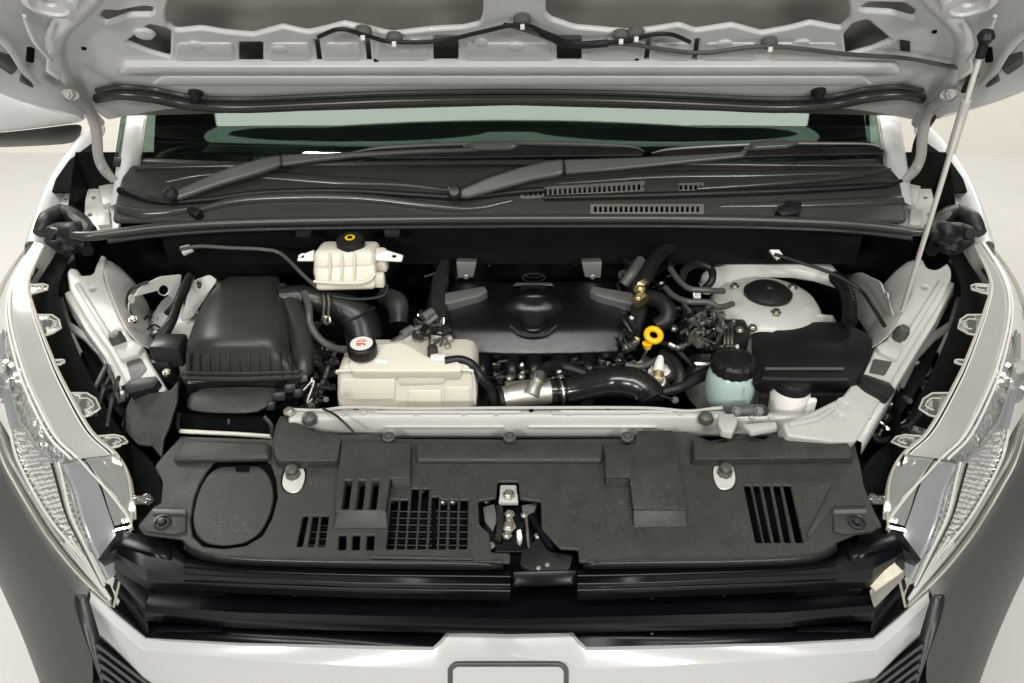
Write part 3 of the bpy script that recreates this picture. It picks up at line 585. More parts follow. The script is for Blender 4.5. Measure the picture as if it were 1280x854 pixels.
# -------- headlights: lens surface S(s, t) from the inner upper edge to the outer lower edge
U = [((56, 307), 1.165), ((37, 351), 1.135), ((44, 387), 1.115), ((65, 443), 1.075), ((82, 480), 1.05), ((115, 538), 1.015), ((146, 567), 1.0), ((160, 592), .985), ((165, 625), .96), ((163, 668), .92), ((143, 759), .815)]
Lw = [((42, 300), 1.155), ((8, 352), 1.10), ((-12, 415), 1.03), ((-14, 470), .98), ((-8, 530), .93), ((4, 575), .905), ((20, 606), .885), ((40, 640), .865), ((62, 674), .85), ((98, 718), .83), ((140, 758), .812)]
def curve3(C, s):
    f = s*(len(C)-1); i = min(int(f), len(C)-2); return None
for s in (0, 1):
    g = 1 if s else -1
    u = cat([Z(*(sx(s, [p])[0]), z) for p, z in U], 6); l = cat([Z(*(sx(s, [p])[0]), z) for p, z in Lw], 6); N = len(u)
    def S(a, t, h=0):
        f = max(0, min(1, a))*(N-1); i = min(int(f), N-2); A = u[i].lerp(u[i+1], f-i); B = l[i].lerp(l[i+1], f-i)
        W = (A-B).length; n = Vector((g*.62, -.55, .62)).normalized()
        return A.lerp(B, t)+n*(h+math.sin(math.pi*t)*W*.20)
    def patch(name, a0, a1, t0, t1, h, material, parent, na=24, nt=8, fn=None, **k):
        return loft(name, [[S(a0+(a1-a0)*i/na, (t0(i/na) if callable(t0) else t0)+((t1(i/na) if callable(t1) else t1)-(t0(i/na) if callable(t0) else t0))*j/nt, h+(fn(i/na, j/nt) if fn else 0)) for j in range(nt+1)] for i in range(na+1)], material, parent, **k)
    hd = patch('headlight', 0, 1, .0, 1.0, -.055, 'bay', van, 40, 8, fn=lambda a, b: -.05*math.sin(math.pi*b)*math.sin(math.pi*a))
    hd['label'] = 'headlight with clear lens on the %s fender' % ('right' if s else 'left')
    patch('lens', 0, 1, .0, 1.0, 0, 'lens', hd, 60, 10)
    # rim around the lens
    tube('lens_rim', [S(i/60, 0, .001) for i in range(61)], .0022, 'flange', hd, n=6, smooth=False)
    tube('lens_rim', [S(i/60, 1, .001) for i in range(61)], .0022, 'flange', hd, n=6, smooth=False)
    # satin upper band under the lens and its bright borders
    patch('upper_band', .0, .60, lambda a: .05, lambda a: .31-.09*a, -.006, 'chrome2', hd, 40, 5)
    for t in (.015, .04, .29, .325): tube('band_edge', [S(i/40*.6, (t if t < .1 else t-.09*i/40), -.001) for i in range(41)], .0024 if t != .04 else .0015, 'guide', hd, n=6, smooth=False)
    # sparkling main reflector, outer half
    patch('reflector', .06, .70, lambda a: .33-.07*a, .95, -.03, 'refl', hd, 34, 9, fn=lambda a, b: -.016*math.sin(math.pi*b)+random.uniform(-.0035, .0035), sharp=2)
    patch('inner_reflector', .585, .86, .03, .20, -.014, 'flute', hd, 60, 8, fn=lambda a, b: .0009*math.sin(b*2*math.pi*5)+.003*math.sin(a*9)*math.sin(b*3), sharp=0)
    patch('grey_reflector', .605, .95, lambda a: .21, lambda a: .36+.20*a, -.014, 'satin', hd, 16, 6)
    # swept side bowl
    patch('side_bowl', .22, .60, lambda a: .55-.1*a, lambda a: .70, -.022, 'satin', hd, 24, 6, fn=lambda a, b: -.010*math.sin(math.pi*b))
    # ribbed reflector: real flutes, leaf shaped
    t0 = lambda a: .42-.24*math.sin(math.pi*min(1, a*.9))*.5+.12*a
    t1 = lambda a: .47+.26*math.sin(math.pi*min(1, .12+a*.62))+.02*a
    patch('ribbed_reflector', .46, .89, t0, t1, -.013, 'flute', hd, 110, 6, fn=lambda a, b: .0024*math.sin(a*2*math.pi*24+b*10))
    tube('reflector_edge', [S(.46+.43*i/40, t0(i/40), -.008) for i in range(41)], .0022, 'chrome', hd, n=6, smooth=False)
    tube('reflector_edge', [S(.46+.43*i/40, t1(i/40), -.008) for i in range(41)], .0026, 'guide', hd, n=6, smooth=False)
    for q, m_ in ((0, 'rub'), (.022, 'chrome'), (.045, 'guide')):
        tube('bezel', [S(.60+.36*i/30, .375+.22*i/30-q, -.006) for i in range(31)], .0022, m_, hd, n=6, smooth=False)
    tube('bezel', [S(.59+.30*i/30, .02+.19*math.sin(math.pi*.5*(1-i/30)), -.006) for i in range(31)], .002, 'guide', hd, n=6, smooth=False)
    # light guide band along the outer lower edge
    patch('light_guide', .20, .985, lambda a: .86-.06*math.sin(math.pi*a), .955, -.010, 'guide', hd, 50, 4)
    for i in range(5): tube('guide_line', [S(.84+.145*q/10, .62+i*.06, -.006) for q in range(11)], .0016, 'guide', hd, n=5, smooth=False)
    for t in (.84, .975): tube('guide_line', [S(.15+.84*i/50, t-(.06*math.sin(math.pi*i/50) if t < .9 else 0), -.004) for i in range(51)], .0018, 'chrome', hd, n=5, smooth=False)
    # a bulb shield ring in the outer bowl
    cbase = S(.33, .66, -.03); ax = Vector((g*.35, -.8, .45))
    lathe('bulb_shield', [(.040, -.005), (.043, .004), (.038, .010), (.030, .002), (.014, -.010), (.012, .012), (0, .016)], cbase, 'chrome', hd, ax, 28)
    # clear mounting tabs along the inner edge
    for a, w_ in ((.13, .016), (.235, .022), (.325, .008), (.445, .024), (.545, .026)):
        A, B = S(a-w_, 0), S(a+w_, 0); d = Vector((-g, .25, .05)).normalized(); W = .034 if w_ > .01 else .016
        o1 = [A, A.lerp(B, .12)+d*W*.75, A.lerp(B, .4)+d*W, A.lerp(B, .8)+d*W*.95, B.lerp(A, .02)+d*W*.35, B]
        c = sum(o1, Vector())/6
        tb = prism('mounting_tab', [p-Vector((0, 0, .004)) for p in o1], o1, 'tab', hd, bevel=.001)
        tube('tab_rim', o1, .0018, 'tabrim', hd, n=6, smooth=False)
        if w_ > .01: tube('tab_rim', [c+(p-c)*.5+Vector((0, 0, .001)) for p in o1], .0014, 'tabrim', hd, n=6, smooth=False)
    p0 = S(.80, 0); box('lens_tab', p0+Vector((-g*.012, 0, 0)), (.026, .012, .012), 'tab', hd, bevel=.003)
    lathe('lens_tab', [(.008, -.006), (.008, .006), (.004, .008), (0, .008)], p0+Vector((-g*.026, 0, .002)), 'tab', hd, (0, -.5, 1), 12)
    # -------- dark cladding below the headlight
    top = [Z(*p, z-.004) for p, z in zip(sx(s, [(-40, 500), (0, 582), (30, 640), (56, 682), (81, 721), (92, 735), (97, 742)]), (.94, .90, .868, .852, .836, .826, .82))]
    out = [Z(*p, z) for p, z in zip(sx(s, [(-90, 600), (-40, 660), (-6, 710), (14, 752), (34, 800), (54, 850), (70, 900)]), (.72, .68, .64, .61, .58, .55, .50))]
    inn_ = [Z(*p, z) for p, z in zip(sx(s, [(-40, 520), (2, 592), (33, 652), (60, 700), (88, 748), (102, 792), (132, 870)]), (.92, .885, .852, .83, .80, .75, .67))]
    mid = [a.lerp(b, .28)+Vector((g*.025, -.014, .01)) for a, b in zip(inn_, out)]
    mid2 = [a.lerp(b, .65)+Vector((g*.03, -.012, .01)) for a, b in zip(inn_, out)]
    loft('fender_cladding', [[p+Vector((-g*.03, .02, -.005)) for p in top], top, inn_, mid, mid2, out, [p+Vector((-g*.02, .03, -.2)) for p in out]], 'clad', van, sub=2, sharp=0, solid=.004)
    ed = [Z(*p, z) for p, z in zip(sx(s, [(95, 740), (91, 752), (104, 792), (120, 836), (138, 890)]), (.815, .80, .76, .72, .66))]
    inn = [Z(*p, z) for p, z in zip(sx(s, [(108, 742), (114, 756), (124, 792), (136, 832), (158, 880)]), (.812, .795, .755, .71, .65))]
    loft('cladding_edge', [ed, [a.lerp(b, .5)+Vector((0, -.006, 0)) for a, b in zip(ed, inn)], inn, [p+Vector((-g*.01, .05, -.02)) for p in inn]], 'plas2', van, sub=1, solid=.003)
# -------- grille
G0, G1 = (.868, .945), (.832, .80)
GR = PYZ(G0, G1)
gl = [(150, 690), (200, 694), (400, 703), (640, 706), (880, 703), (1075, 694), (1125, 690), (1128, 740), (1088, 800), (900, 806), (640, 812), (380, 806), (186, 800), (147, 742)]
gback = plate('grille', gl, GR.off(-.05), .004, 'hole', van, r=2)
def strip(name, lines, material, parent, sub=0, sharp=30, **k):     # rows of (photo points, height)
    return loft(name, [[Z(x, y, z if not isinstance(z, (list, tuple)) else z[i]) for i, (x, y) in enumerate(pts)] for pts, z in lines], material, parent, sub=sub, sharp=sharp, **k)
# upper grille bar, left and right of the latch
for s in (0, 1):
    A = [(150, 668), (182, 674), (216, 680), (232, 698), (300, 706), (450, 711), (638, 714)]
    B = [(146, 684), (180, 692), (212, 700), (230, 708), (300, 714), (450, 719), (638, 721)]
    C = [(145, 692), (182, 712), (212, 716), (230, 718), (300, 722), (450, 729), (638, 731)]
    D = [(143, 700), (184, 724), (212, 726), (230, 727), (300, 730), (450, 736), (638, 739)]
    if s: A, B, C, D = [[(1274-x if x != 638 else 722, y-1) for x, y in q] for q in (A, B, C, D)]
    strip('grille_bar', [(A, .945), (B, .944), (C, .9405), (D, .919), ([(x, y+12) for x, y in D], .895)], 'gloss', gback, solid=.003, sharp=8)
    for q_, z_ in ((B, .9445), (C, .9418), (D, .9205)): tube('grille_highlight', [Z(x, y, z_) for x, y in q_[3:]], .0014, 'gloss', gback, n=6)  # thin ridges added to catch highlight lines along the bar
def full(pts): return pts+[(1274-x, y) for x, y in pts[::-1]]
A = full([(150, 722), (188, 752), (300, 762), (637, 770)])
strip('grille_bar', [(full([(160, 690), (196, 716), (300, 724), (637, 730)]), .862), (full([(146, 712), (183, 757), (300, 766), (637, 774)]), .858), (full([(144, 717), (181, 765), (300, 774), (637, 782)]), .850), (full([(144, 727), (181, 776), (300, 785), (637, 793)]), .83)], 'gloss', gback, solid=.003, sharp=8)
strip('grille_bar', [(full([(170, 740), (200, 775), (400, 783), (637, 788)]), .805), (full([(143, 742), (183, 797), (400, 807), (637, 812)]), .798)], 'gloss', gback, solid=.003, sharp=8)
for s in (0, 1):
    f = lambda x, y, z: Z(1274-x if s else x, y, z)
    e = prism('grille_end', [f(145, 702, .90), f(185, 745, .87), f(181, 762, .855), f(143, 722, .87)], [f(149, 696, .915), f(188, 738, .89), f(184, 754, .87), f(146, 714, .89)], 'alu' if s else 'gloss', gback, bevel=.003)  # right end in pale metal: a trim reflection put into the material
    prism('grille_end', [f(140, 735, .83), f(183, 795, .80), f(181, 780, .815), f(143, 722, .84)], [f(146, 737, .84), f(187, 790, .808), f(184, 774, .83), f(148, 724, .85)], 'gloss', gback, bevel=.002)
    # black horn that overlaps the headlight
    strip('grille_horn', [(sx(s, [(150, 662), (164, 666), (190, 674), (214, 679)]), (.952, .955, .952, .948)), (sx(s, [(122, 700), (150, 683), (186, 690), (213, 696)]), (.92, .945, .948, .948)), (sx(s, [(131, 708), (148, 700), (184, 714), (213, 718)]), (.895, .918, .928, .93))], 'gloss', gback, solid=.003, sharp=20)
    for a, b in ((185, 270), (185, 270)):
        pass
    for (x0, y0, x1, y1, z) in ((196, 736, 280, 741, .885), (196, 784, 278, 787, .82)):
        prism('grille_fin', [f(x0, y0, z), f(x1, y1-3, z), f(x1, y1+3, z), f(x0+2, y0+6, z)], [f(x0, y0, z+.004), f(x1, y1-3, z+.004), f(x1, y1+3, z+.004), f(x0+2, y0+6, z+.004)], 'gloss', gback, bevel=.001)
for x, y in ((368, 745), (457, 747), (546, 748), (815, 748), (905, 745), (455, 786), (815, 792)):
    lathe('grille_pin', [(.002, 0), (.002, .002), (0, .0025)], Z(x, y, .866 if y < 760 else .82), 'steel', gback, (0, 0, 1), 8)
q = [Z(1086, 729, .905), Z(1118, 703, .930), Z(1129, 714, .924), Z(1095, 738, .896)]
prism('grille_reflection', [p-Vector((0, 0, .004)) for p in q], q, 'label', gback, bevel=.0006)  # tan plate added where the end trim shows a reflection
# -------- bumper
back = full([(114, 741), (150, 771), (183, 798), (300, 804), (450, 807), (541, 809), (551, 800), (561, 787), (600, 785), (637, 785)])
cre = full([(112, 752), (146, 785), (178, 812), (300, 824), (450, 835), (540, 838), (556, 834), (568, 826), (600, 824), (637, 824)])
zb = [.828, .815, .80, .80, .80, .80, .803, .808, .81, .81]; zb = zb+zb[::-1]
zc = [.822, .805, .785, .786, .787, .787, .79, .792, .793, .793]; zc = zc+zc[::-1]
low = full([(124, 792), (150, 816), (180, 846), (300, 868), (450, 882), (540, 886), (556, 884), (568, 880), (600, 880), (637, 880)])
zl = [.78, .755, .725, .725, .725, .725, .725, .725, .725, .725]; zl = zl+zl[::-1]
bmp = strip('front_bumper', [([(x, y-6) for x, y in back], [z-.02 for z in zb]), (back, zb), ([((a[0]*.85+b[0]*.15), a[1]*.85+b[1]*.15) for a, b in zip(back, cre)], [z+.001 for z in zb]), ([((a[0]*.1+b[0]*.9), a[1]*.1+b[1]*.9) for a, b in zip(back, cre)], [z+.001 for z in zc]), (cre, zc), ([((a[0]*.9+b[0]*.1), a[1]*.9+b[1]*.1) for a, b in zip(cre, low)], [a*.9+b*.1 for a, b in zip(zc, zl)]), (low, zl), ([(x, y+(3 if (k < 3 or k > len(low)-4) else 60)) for k, (x, y) in enumerate(low)], [z-(.012 if (k < 3 or k > len(low)-4) else .06) for k, z in enumerate(zl)])], 'white', van, solid=.003, sharp=22)
FACE = PYZ((Z(637, 824, .793).y-.002, .793), (Z(637, 880, .725).y-.002, .725))
plate('emblem_frame', [(560, 900), (559, 835), (568, 829), (702, 829), (711, 836), (710, 900)], FACE.off(.006), .008, 'rubg', bmp, bevel=.002, r=5, holes=[[(565, 896), (565, 838), (571, 834), (700, 834), (705, 839), (705, 896)]], rh=5)
plate('emblem_panel', [(566, 896), (566, 838), (571, 834), (700, 834), (705, 839), (705, 896)], FACE.off(.0035), .006, 'white', bmp, bevel=.001, r=5)
for s in (0, 1):     # fog grille mesh at the corner
    FG = P3(*[Z(*p, z) for p, z in zip(sx(s, [(128, 812), (180, 870), (140, 880)]), (.75, .69, .68))])
    fgp = plate('fog_grille', sx(s, [(124, 800), (182, 850), (200, 900), (150, 900)]), FG.off(-.012), .004, 'hole', bmp)
    for i in range(6): tube('mesh_bar', [FG.hit(*p)+FG.n*.002 for p in sx(s, [(122+i*2, 806+i*12), (190+i*2, 858+i*12)])], .004, 'plas2', fgp, n=6)
# ================================================================ RADIATOR COVER
CV = PYZ((1.083, 1.0), (.859, .955))
cover = thing('radiator_cover', (0, .97, .97), 'matte black plastic radiator cover panel with slots across the front of the bay', 'cover panel')
ou = [(226, 545), (341, 549), (345, 530), (350, 519), (374, 525), (398, 538), (428, 543), (473, 541), (477, 548), (637, 549), (795, 548), (801, 540), (840, 540), (865, 541), (887, 551), (927, 543), (956, 549), (966, 541), (1015, 539), (1052, 543), (1068, 551), (1076, 582), (1080, 606), (1090, 632), (1103, 658), (1070, 668), (1046, 678), (1036, 692), (1000, 699), (850, 702), (724, 703),
      (722, 687), (700, 686), (677, 661), (676, 627), (650, 624), (648, 602), (622, 602), (620, 623), (598, 626), (599, 655), (612, 667), (614, 690), (638, 691), (638, 704), (450, 702), (300, 699), (245, 692), (226, 674), (180, 668), (172, 658), (191, 634), (201, 629), (203, 602), (193, 583), (203, 570)]
sl4 = lambda a, b, c, d, y0, y1: [(a, y0), (b, y0), (d, y1), (c, y1)]
slots = [sl4(379, 385.6, 371, 378, 645, 683), sl4(391, 398.5, 385, 393, 645, 683), sl4(402, 411, 398, 406, 645, 683)]
bslots = [sl4(432, 440, 427, 435.5, 600.6, 636), sl4(449, 457, 445, 453, 600.6, 636), sl4(466, 474, 462, 470, 600.6, 636)]
slots += [sl4(424, 433, 423, 432, 669, 687), sl4(441, 450, 440, 449, 669, 687), sl4(459, 468, 458, 467, 669, 687)]
for t0, t1, b0, b1, y in ((489, 498, 483, 492.5, 625), (501, 510, 496, 505.5, 625), (515, 524, 509, 519, 611), (527.5, 536, 522, 532, 611), (540, 548.5, 536, 546, 621), (551, 559, 548.5, 557, 625), (563, 572, 561, 570, 625), (575.5, 585, 574, 583.5, 625)):
    slots.append(sl4(t0, t1, b0, b1, y, 686))
for t0, t1, b0, b1 in ((930, 937.5, 944.7, 953), (941.5, 949, 955.6, 963.5), (953.5, 962, 968, 976), (966.5, 975, 980.6, 988.5), (979, 988, 994.7, 1004)):
    slots.append(sl4(t0, t1, b0, b1, 607, 678))
hatch = [(238, 650), (243, 622), (250, 604), (258, 590), (268, 577), (285, 571), (326, 571), (338, 580), (345, 600), (347, 622), (340, 648), (328, 670), (308, 682), (280, 686), (254, 683), (241, 670)]
wash = [oval(367, 597, 15, 20, 20, .25, 2.4), oval(905.5, 593.5, 14, 20, 20, -.2, 2.4)]
pan_ = plate('panel', ou, CV, .006, 'plas', cover, holes=slots+bslots+[hatch]+wash, bevel=.0025, r=3, rh=1.2, res=2)
pan_['label'] = 'slotted textured black panel'
lid = plate('hatch_lid', [(240, 648), (246, 617), (258, 594), (274, 583), (326, 582), (339, 598), (343, 621), (337, 645), (325, 666), (306, 678), (280, 682), (257, 679), (244, 667)], CV.off(-.004), .006, 'plas', cover, bevel=.003, r=12)
block('lid_notch', [(294, 581), (311, 581), (311, 588), (294, 588)], CV.off(-.004), .004, 'hole', lid, bevel=.002)
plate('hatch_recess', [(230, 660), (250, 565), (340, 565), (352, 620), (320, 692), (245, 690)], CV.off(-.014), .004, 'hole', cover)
# raised rear lobes
block('raised_lobe', [(352, 524), (374, 529), (398, 541), (426, 546), (422, 576), (345, 576), (342, 560)], CV, .016, 'plas', cover, bevel=.014, draft=.06, r=5, seg=5)
block('raised_lobe', [(868, 546), (887, 556), (926, 549), (956, 554), (968, 547), (1015, 544), (1050, 548), (1062, 556), (1066, 572), (868, 574)], CV, .016, 'plas', cover, bevel=.014, draft=.05, r=5, seg=5)
block('raised_lobe', [(520, 553), (754, 553), (754, 576), (520, 576)], CV, .008, 'plas', cover, bevel=.006, draft=.01, seg=4)
block('duct_shelf', [(232, 548), (337, 552), (336, 572), (214, 574)], CV, .012, 'plas', cover, bevel=.011, draft=.04, seg=5)
# stepped blocks either side of the latch
LB = CV.off(.017)
lb = plate('stepped_block', [(427, 552), (476, 552), (514, 554), (513, 580), (513, 598), (489, 598), (488, 600), (482, 640), (418, 640), (421, 600)], LB, .020, 'plas', cover, holes=bslots, bevel=.003, rh=1, r=2)
lb2 = block('stepped_block', [(797, 538), (841, 538), (857, 637), (792, 637), (787, 597), (757, 597), (757, 560), (762, 556), (795, 556)], CV, .018, 'plas', cover, bevel=.004, draft=.02, r=2)
for a, b, c, d, h in (((421, 639), (483, 639), (484, 661), (418, 661), .0175), ((792, 638), (857, 638), (859, 660), (792, 660), .0185), ((490, 597), (513, 597), (514, 610), (490, 611), .0175), ((757, 596), (787, 596), (787, 609), (758, 609), .0185)):
    pt = CV.off(h-.0008); t_ = [pt.hit(*a), pt.hit(*b)]; q_ = [CV.hit(*c)+CV.n*.0015, CV.hit(*d)+CV.n*.0015]
    prism('block_front', [t_[0]-CV.n*.016, t_[1]-CV.n*.016, q_[0]-CV.n*.004, q_[1]-CV.n*.004], [t_[0], t_[1], q_[0], q_[1]], 'plas', cover, bevel=.001)
# lower front lip
for a, b, nm in (([(228, 676), (246, 693), (300, 700), (450, 703), (637, 705)], 0, 'l'), ([(724, 704), (850, 703), (1000, 700), (1036, 692), (1048, 678)], 0, 'r')):
    strip('front_lip', [([(x, y-2) for x, y in a], .9605), ([(x, y+3) for x, y in a], .957), ([(x, y+8) for x, y in a], .945), ([(x, y+10) for x, y in a], .935)], 'plas2', cover, sub=1, solid=.002, sharp=0)
block('lip_rib', [(462, 693), (592, 696), (592, 700), (462, 698)], CV, .004, 'plas', cover, bevel=.002)
for x, y in ((623, 702), (741, 702)): block('lip_rib', [(x-6, y-3), (x+6, y-3), (x+4, y+2), (x-6, y+2)], CV, .005, 'plas', cover, bevel=.002)
# corner ears with screws
for s in (0, 1):
    ear = block('corner_ear', sx(s, [(192, 637), (232, 637), (232, 664), (218, 668), (182, 664), (176, 658)]), CV, .004, 'plas', cover, bevel=.003, r=3)
    block('ear_rib', sx(s, [(190, 636), (232, 636), (232, 641), (190, 641)]), CV, .009, 'gunmetal', ear, bevel=.002)
    c = CV.hit(*sx(s, [(204, 655)])[0])+CV.n*.004
    lathe('screw', [(.014, 0), (.014, .003), (.010, .004), (.010, .001), (.007, .001), (.006, .006), (0, .007)], c, 'plas2', ear, CV.n, 20)
    if s: block('side_slope', [(1040, 606), (1074, 610), (1084, 632), (1044, 632), (1012, 672), (1008, 668)], CV, .003, 'plas', cover, bevel=.002)
    # fastener bolt in its oblong washer
    q = ((366, 592), (906, 590))[s]
    wz = plate('fastener_washer', oval(*((367, 598), (905.5, 594))[s], 13.5, 18, 20, (.25, -.2)[s], 2.4), CV.off(-.003), .004, 'rod', cover, bevel=.001)
    lathe('fastener', [(.013, -.004), (.013, .004), (.010, .005), (.010, .014), (.006, .016), (0, .016)], CV.hit(*q), 'rubg', cover, CV.n, 8, sharp=30)
for x in (487, 637, 783):
    lathe('push_clip', [(.011, 0), (.011, .004), (.007, .005), (.006, .009), (0, .010)], CV.hit(x, 553)+CV.n*.012, 'rubg', cover, CV.n, 14)
for x in (424, 860, 517, 757):
    pass
# side flap by the air inlet
FL = P3(Z(166, 492, 1.035), Z(222, 480, 1.06), Z(175, 560, .99))
plate('side_flap', [(166, 491), (190, 491), (212, 488), (222, 476), (221, 500), (210, 535), (204, 548), (201, 572), (196, 566), (190, 558), (172, 556), (162, 546), (151, 532), (158, 508)], FL, .006, 'plas', cover, bevel=.002, r=2)
# ---- condenser behind the slots
cond = thing('condenser', (0, .99, .80), 'metal condenser fins glimpsed through the slots of the black cover', 'condenser')
CD = PYZ((1.05, .955), (.87, .90))
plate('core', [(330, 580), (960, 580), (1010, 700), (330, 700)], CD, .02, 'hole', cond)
for x0, x1 in ((485, 540), (376, 410), (545, 584)):
    for i in range(14): tube('fin', [CD.hit(x0, 640+i*4.2)+CD.n*.002, CD.hit(x1, 641+i*4.2)+CD.n*.002], .0014, 'bay' if i % 2 else 'rub', cond, n=5, smooth=False)
for x, y in ((434, 606), (470, 606), (450, 672), (528, 620), (492, 632), (555, 634), (567, 634)): bolt('bolt', CD.hit(x, y)+CD.n*.022, .006, cond)
# -------- hood latch
LT = PYZ((.99, .955), (.86, .93))
lt = plate('hood_latch', [(592, 615), (690, 615), (735, 690), (735, 715), (605, 712), (592, 660)], LT.off(-.012), .006, 'hole', van, r=3)
block('latch_plate', [(603, 632), (672, 630), (674, 655), (660, 690), (618, 690), (604, 655)], LT.off(-.012), .010, 'gloss', lt, bevel=.003, r=4)
block('latch_tongue', [(625, 606), (646, 606), (647, 626), (624, 626)], LT.off(.006), .008, 'inner', lt, bevel=.002)
block('latch_tongue', [(625, 616), (647, 616), (648, 628), (623, 628)], LT.off(.012), .006, 'inner', lt, bevel=.002)
bolt('latch_bolt', LT.hit(636, 627)+LT.n*.020, .0085, lt, LT.n)
block('latch_wing', [(604, 634), (618, 630), (621, 650), (616, 664), (606, 652)], LT, .006, 'gunmetal', lt, bevel=.002, r=2)
block('latch_wing', [(652, 632), (672, 628), (668, 640), (656, 650)], LT, .006, 'gunmetal', lt, bevel=.002, r=2)
for x, y, r in ((637, 646, .0065), (637, 653, .005), (636.5, 661, .009), (634, 672, .006), (655.5, 647, .005), (673, 673, .0055), (614, 685, .005), (608, 629, .005)):
    bolt('latch_bolt', LT.hit(x, y)+LT.n*.008, r, lt, LT.n)
tube('latch_spring', [LT.hit(658, 652)+LT.n*.012, LT.hit(659, 668)+LT.n*.014, LT.hit(661, 690)+LT.n*.01], .0022, 'steel', lt, n=8)
block('latch_lever', [(646, 663), (651, 661), (653, 672), (650, 677), (646, 672)], LT, .012, 'wprint', lt, bevel=.002, r=1.5)
tube('latch_arm', [LT.hit(624, 636)+LT.n*.006, LT.hit(626, 655)+LT.n*.008, LT.hit(622, 680)+LT.n*.006], .006, 'plas2', lt, n=8)
tube('latch_arm', [LT.hit(664, 648)+LT.n*.006, LT.hit(675, 668)+LT.n*.010, LT.hit(690, 692)+LT.n*.012], .008, 'gloss', lt, n=8)
block('release_handle', [(652, 690), (672, 672), (690, 690), (716, 694), (712, 712), (668, 716), (650, 706)], LT, .012, 'rub', lt, bevel=.004, r=3)
block('latch_shroud', [(640, 714), (722, 712), (722, 732), (640, 734)], PYZ((.84, .94), (.80, .90)), .004, 'gloss', lt, bevel=.003)
for x, y in ((673, 715), (684, 711)): bolt('latch_bolt', LT.hit(x, y)+LT.n*.012, .003, lt, LT.n)
# ================================================================ ENGINE
eng = thing('engine', (0, 1.4, .62), 'engine with wide black ribbed top cover and round centre scoop', 'engine')
# top cover: height field over photo-measured rows
def ec(px, py, z): return Z(px, py, z)
crow = [  # left x, right x, y, z centre, z edge
    (572, 756, 352, 1.0894, 1.084), (560, 784, 362, 1.084, 1.080), (553, 793, 372, 1.079, 1.073), (552, 795, 384, 1.074, 1.067), (554, 793, 398, 1.0675, 1.060),
    (557, 790, 406, 1.0637, 1.056), (559, 786, 413, 1.0590, 1.052), (561, 778, 428, 1.0425, 1.0375), (562, 774, 438, 1.031, 1.027), (562, 774, 441, 1.027, 1.023)]
rows = []
for a, b, y, zc_, ze in crow:
    rows.append([ec(a+(b-a)*i/16, y+ (3*(1-abs(i/8-1)**2) if y > 405 else -5*abs(i/8-1)**2*(1 if y < 366 else 0)), zc_+(ze-zc_)*abs(i/8-1)**3) for i in range(17)])
rows.append([p+Vector((0, .02, -.04)) for p in rows[-1]])
M['wing_lit'] = mat('wing_highlight_grey', (.10, .10, .098), .34, bump=.2, bscale=900, spec=.8)  # greyer than the cover: highlight on the wings put into colour
M['ecov'] = mat('engine_cover_plastic', (.0025, .0025, .003), .25, bump=.3, bscale=1100, spec=.9, var=.12, vscale=20)
ecv = loft('top_cover', rows, 'ecov', eng, sub=2, sharp=0, solid=.004)
for s in (0, 1):
    sd = [(553, 366), (606, 357), (610, 364), (600, 370), (560, 380), (555, 380)]
    if s: sd = [(1347-x, y) for x, y in sd]
    ECP = PYZ((Z(640, 380, 1.078).y, 1.076), (Z(640, 355, 1.09).y, 1.096))
    block('cover_wing', sd, ECP, .014, 'wing_lit', ecv, bevel=.004, sink=.03)
    pd = [(570, 327), (596, 328), (592, 347), (572, 348)]
    if s: pd = [(1323-x, y) for x, y in pd]
    PD = PYZ((1.50, 1.09), (1.51, 1.14))
    pl_ = block('cover_pad', pd, PD, .012, 'gunmetal', ecv, bevel=.003, sink=.02)
    bolt('pad_bolt', PD.hit(pd[2][0]-9 if not s else pd[2][0]+9, 344)+PD.n*.012, .005, pl_, PD.n)
    tube('cover_side', [Z(x, y, z) for (x, y), z in zip([(1347-q if s else q, w_) for q, w_ in ((556, 330), (550, 352), (548, 380), (553, 410), (558, 438))], (1.11, 1.10, 1.08, 1.06, 1.03))], [.012, .018, .018, .014, .01], 'plas2', ecv, n=8)
# round scoop
sc_ = []
for i in range(13):
    t = i/12; py = 356+60*t; hw_ = 17+19*math.sin(math.pi*min(1, t*.62+.10))**.9 if t < .98 else 30
    hw_ = (20, 24, 28, 31, 33.5, 35, 36, 36, 35.5, 34, 31, 27, 22)[i]
    zz = (1.095, 1.105, 1.109, 1.109, 1.107, 1.105, 1.102, 1.099, 1.095, 1.090, 1.084, 1.076, 1.065)[i]
    sc_.append([ec(667+hw_*math.sin(a), py-(0 if t < .2 else 3*abs(math.sin(a))**2), zz-.026*abs(math.sin(a))**2.5-.026*max(0, math.cos(a))**1.5*math.sin(math.pi*max(0, min(1, (t-.22)/.74)))) for a in [-math.pi/2+math.pi*k/14 for k in range(15)]])
scp = loft('cover_scoop', sc_, 'ecov', ecv, sub=2, sharp=0, solid=.012)
tube('scoop_lip', [ec(638, 408, 1.07), ec(650, 417, 1.062), ec(667, 420, 1.06), ec(684, 417, 1.062), ec(696, 408, 1.07)], .004, 'ecov', ecv, n=8)
# raised strokes standing for unclear glints behind and inside the scoop
BG = PYZ((Z(667, 352, 1.10).y, 1.10), (Z(667, 340, 1.115).y, 1.120))
for cx, cy, rx, ry in ((667, 347, 15, 6.5), (667, 345, 11, 3)):
    plate('glint_ring', oval(cx, cy, rx, ry, 20), BG, .004, 'gloss', ecv, holes=[oval(cx, cy, rx-2, ry-1.6, 20)], bevel=.001)
block('glint_base', [(645, 352), (690, 352), (694, 358), (640, 358)], BG.off(-.01), .006, 'gloss', ecv, bevel=.003)
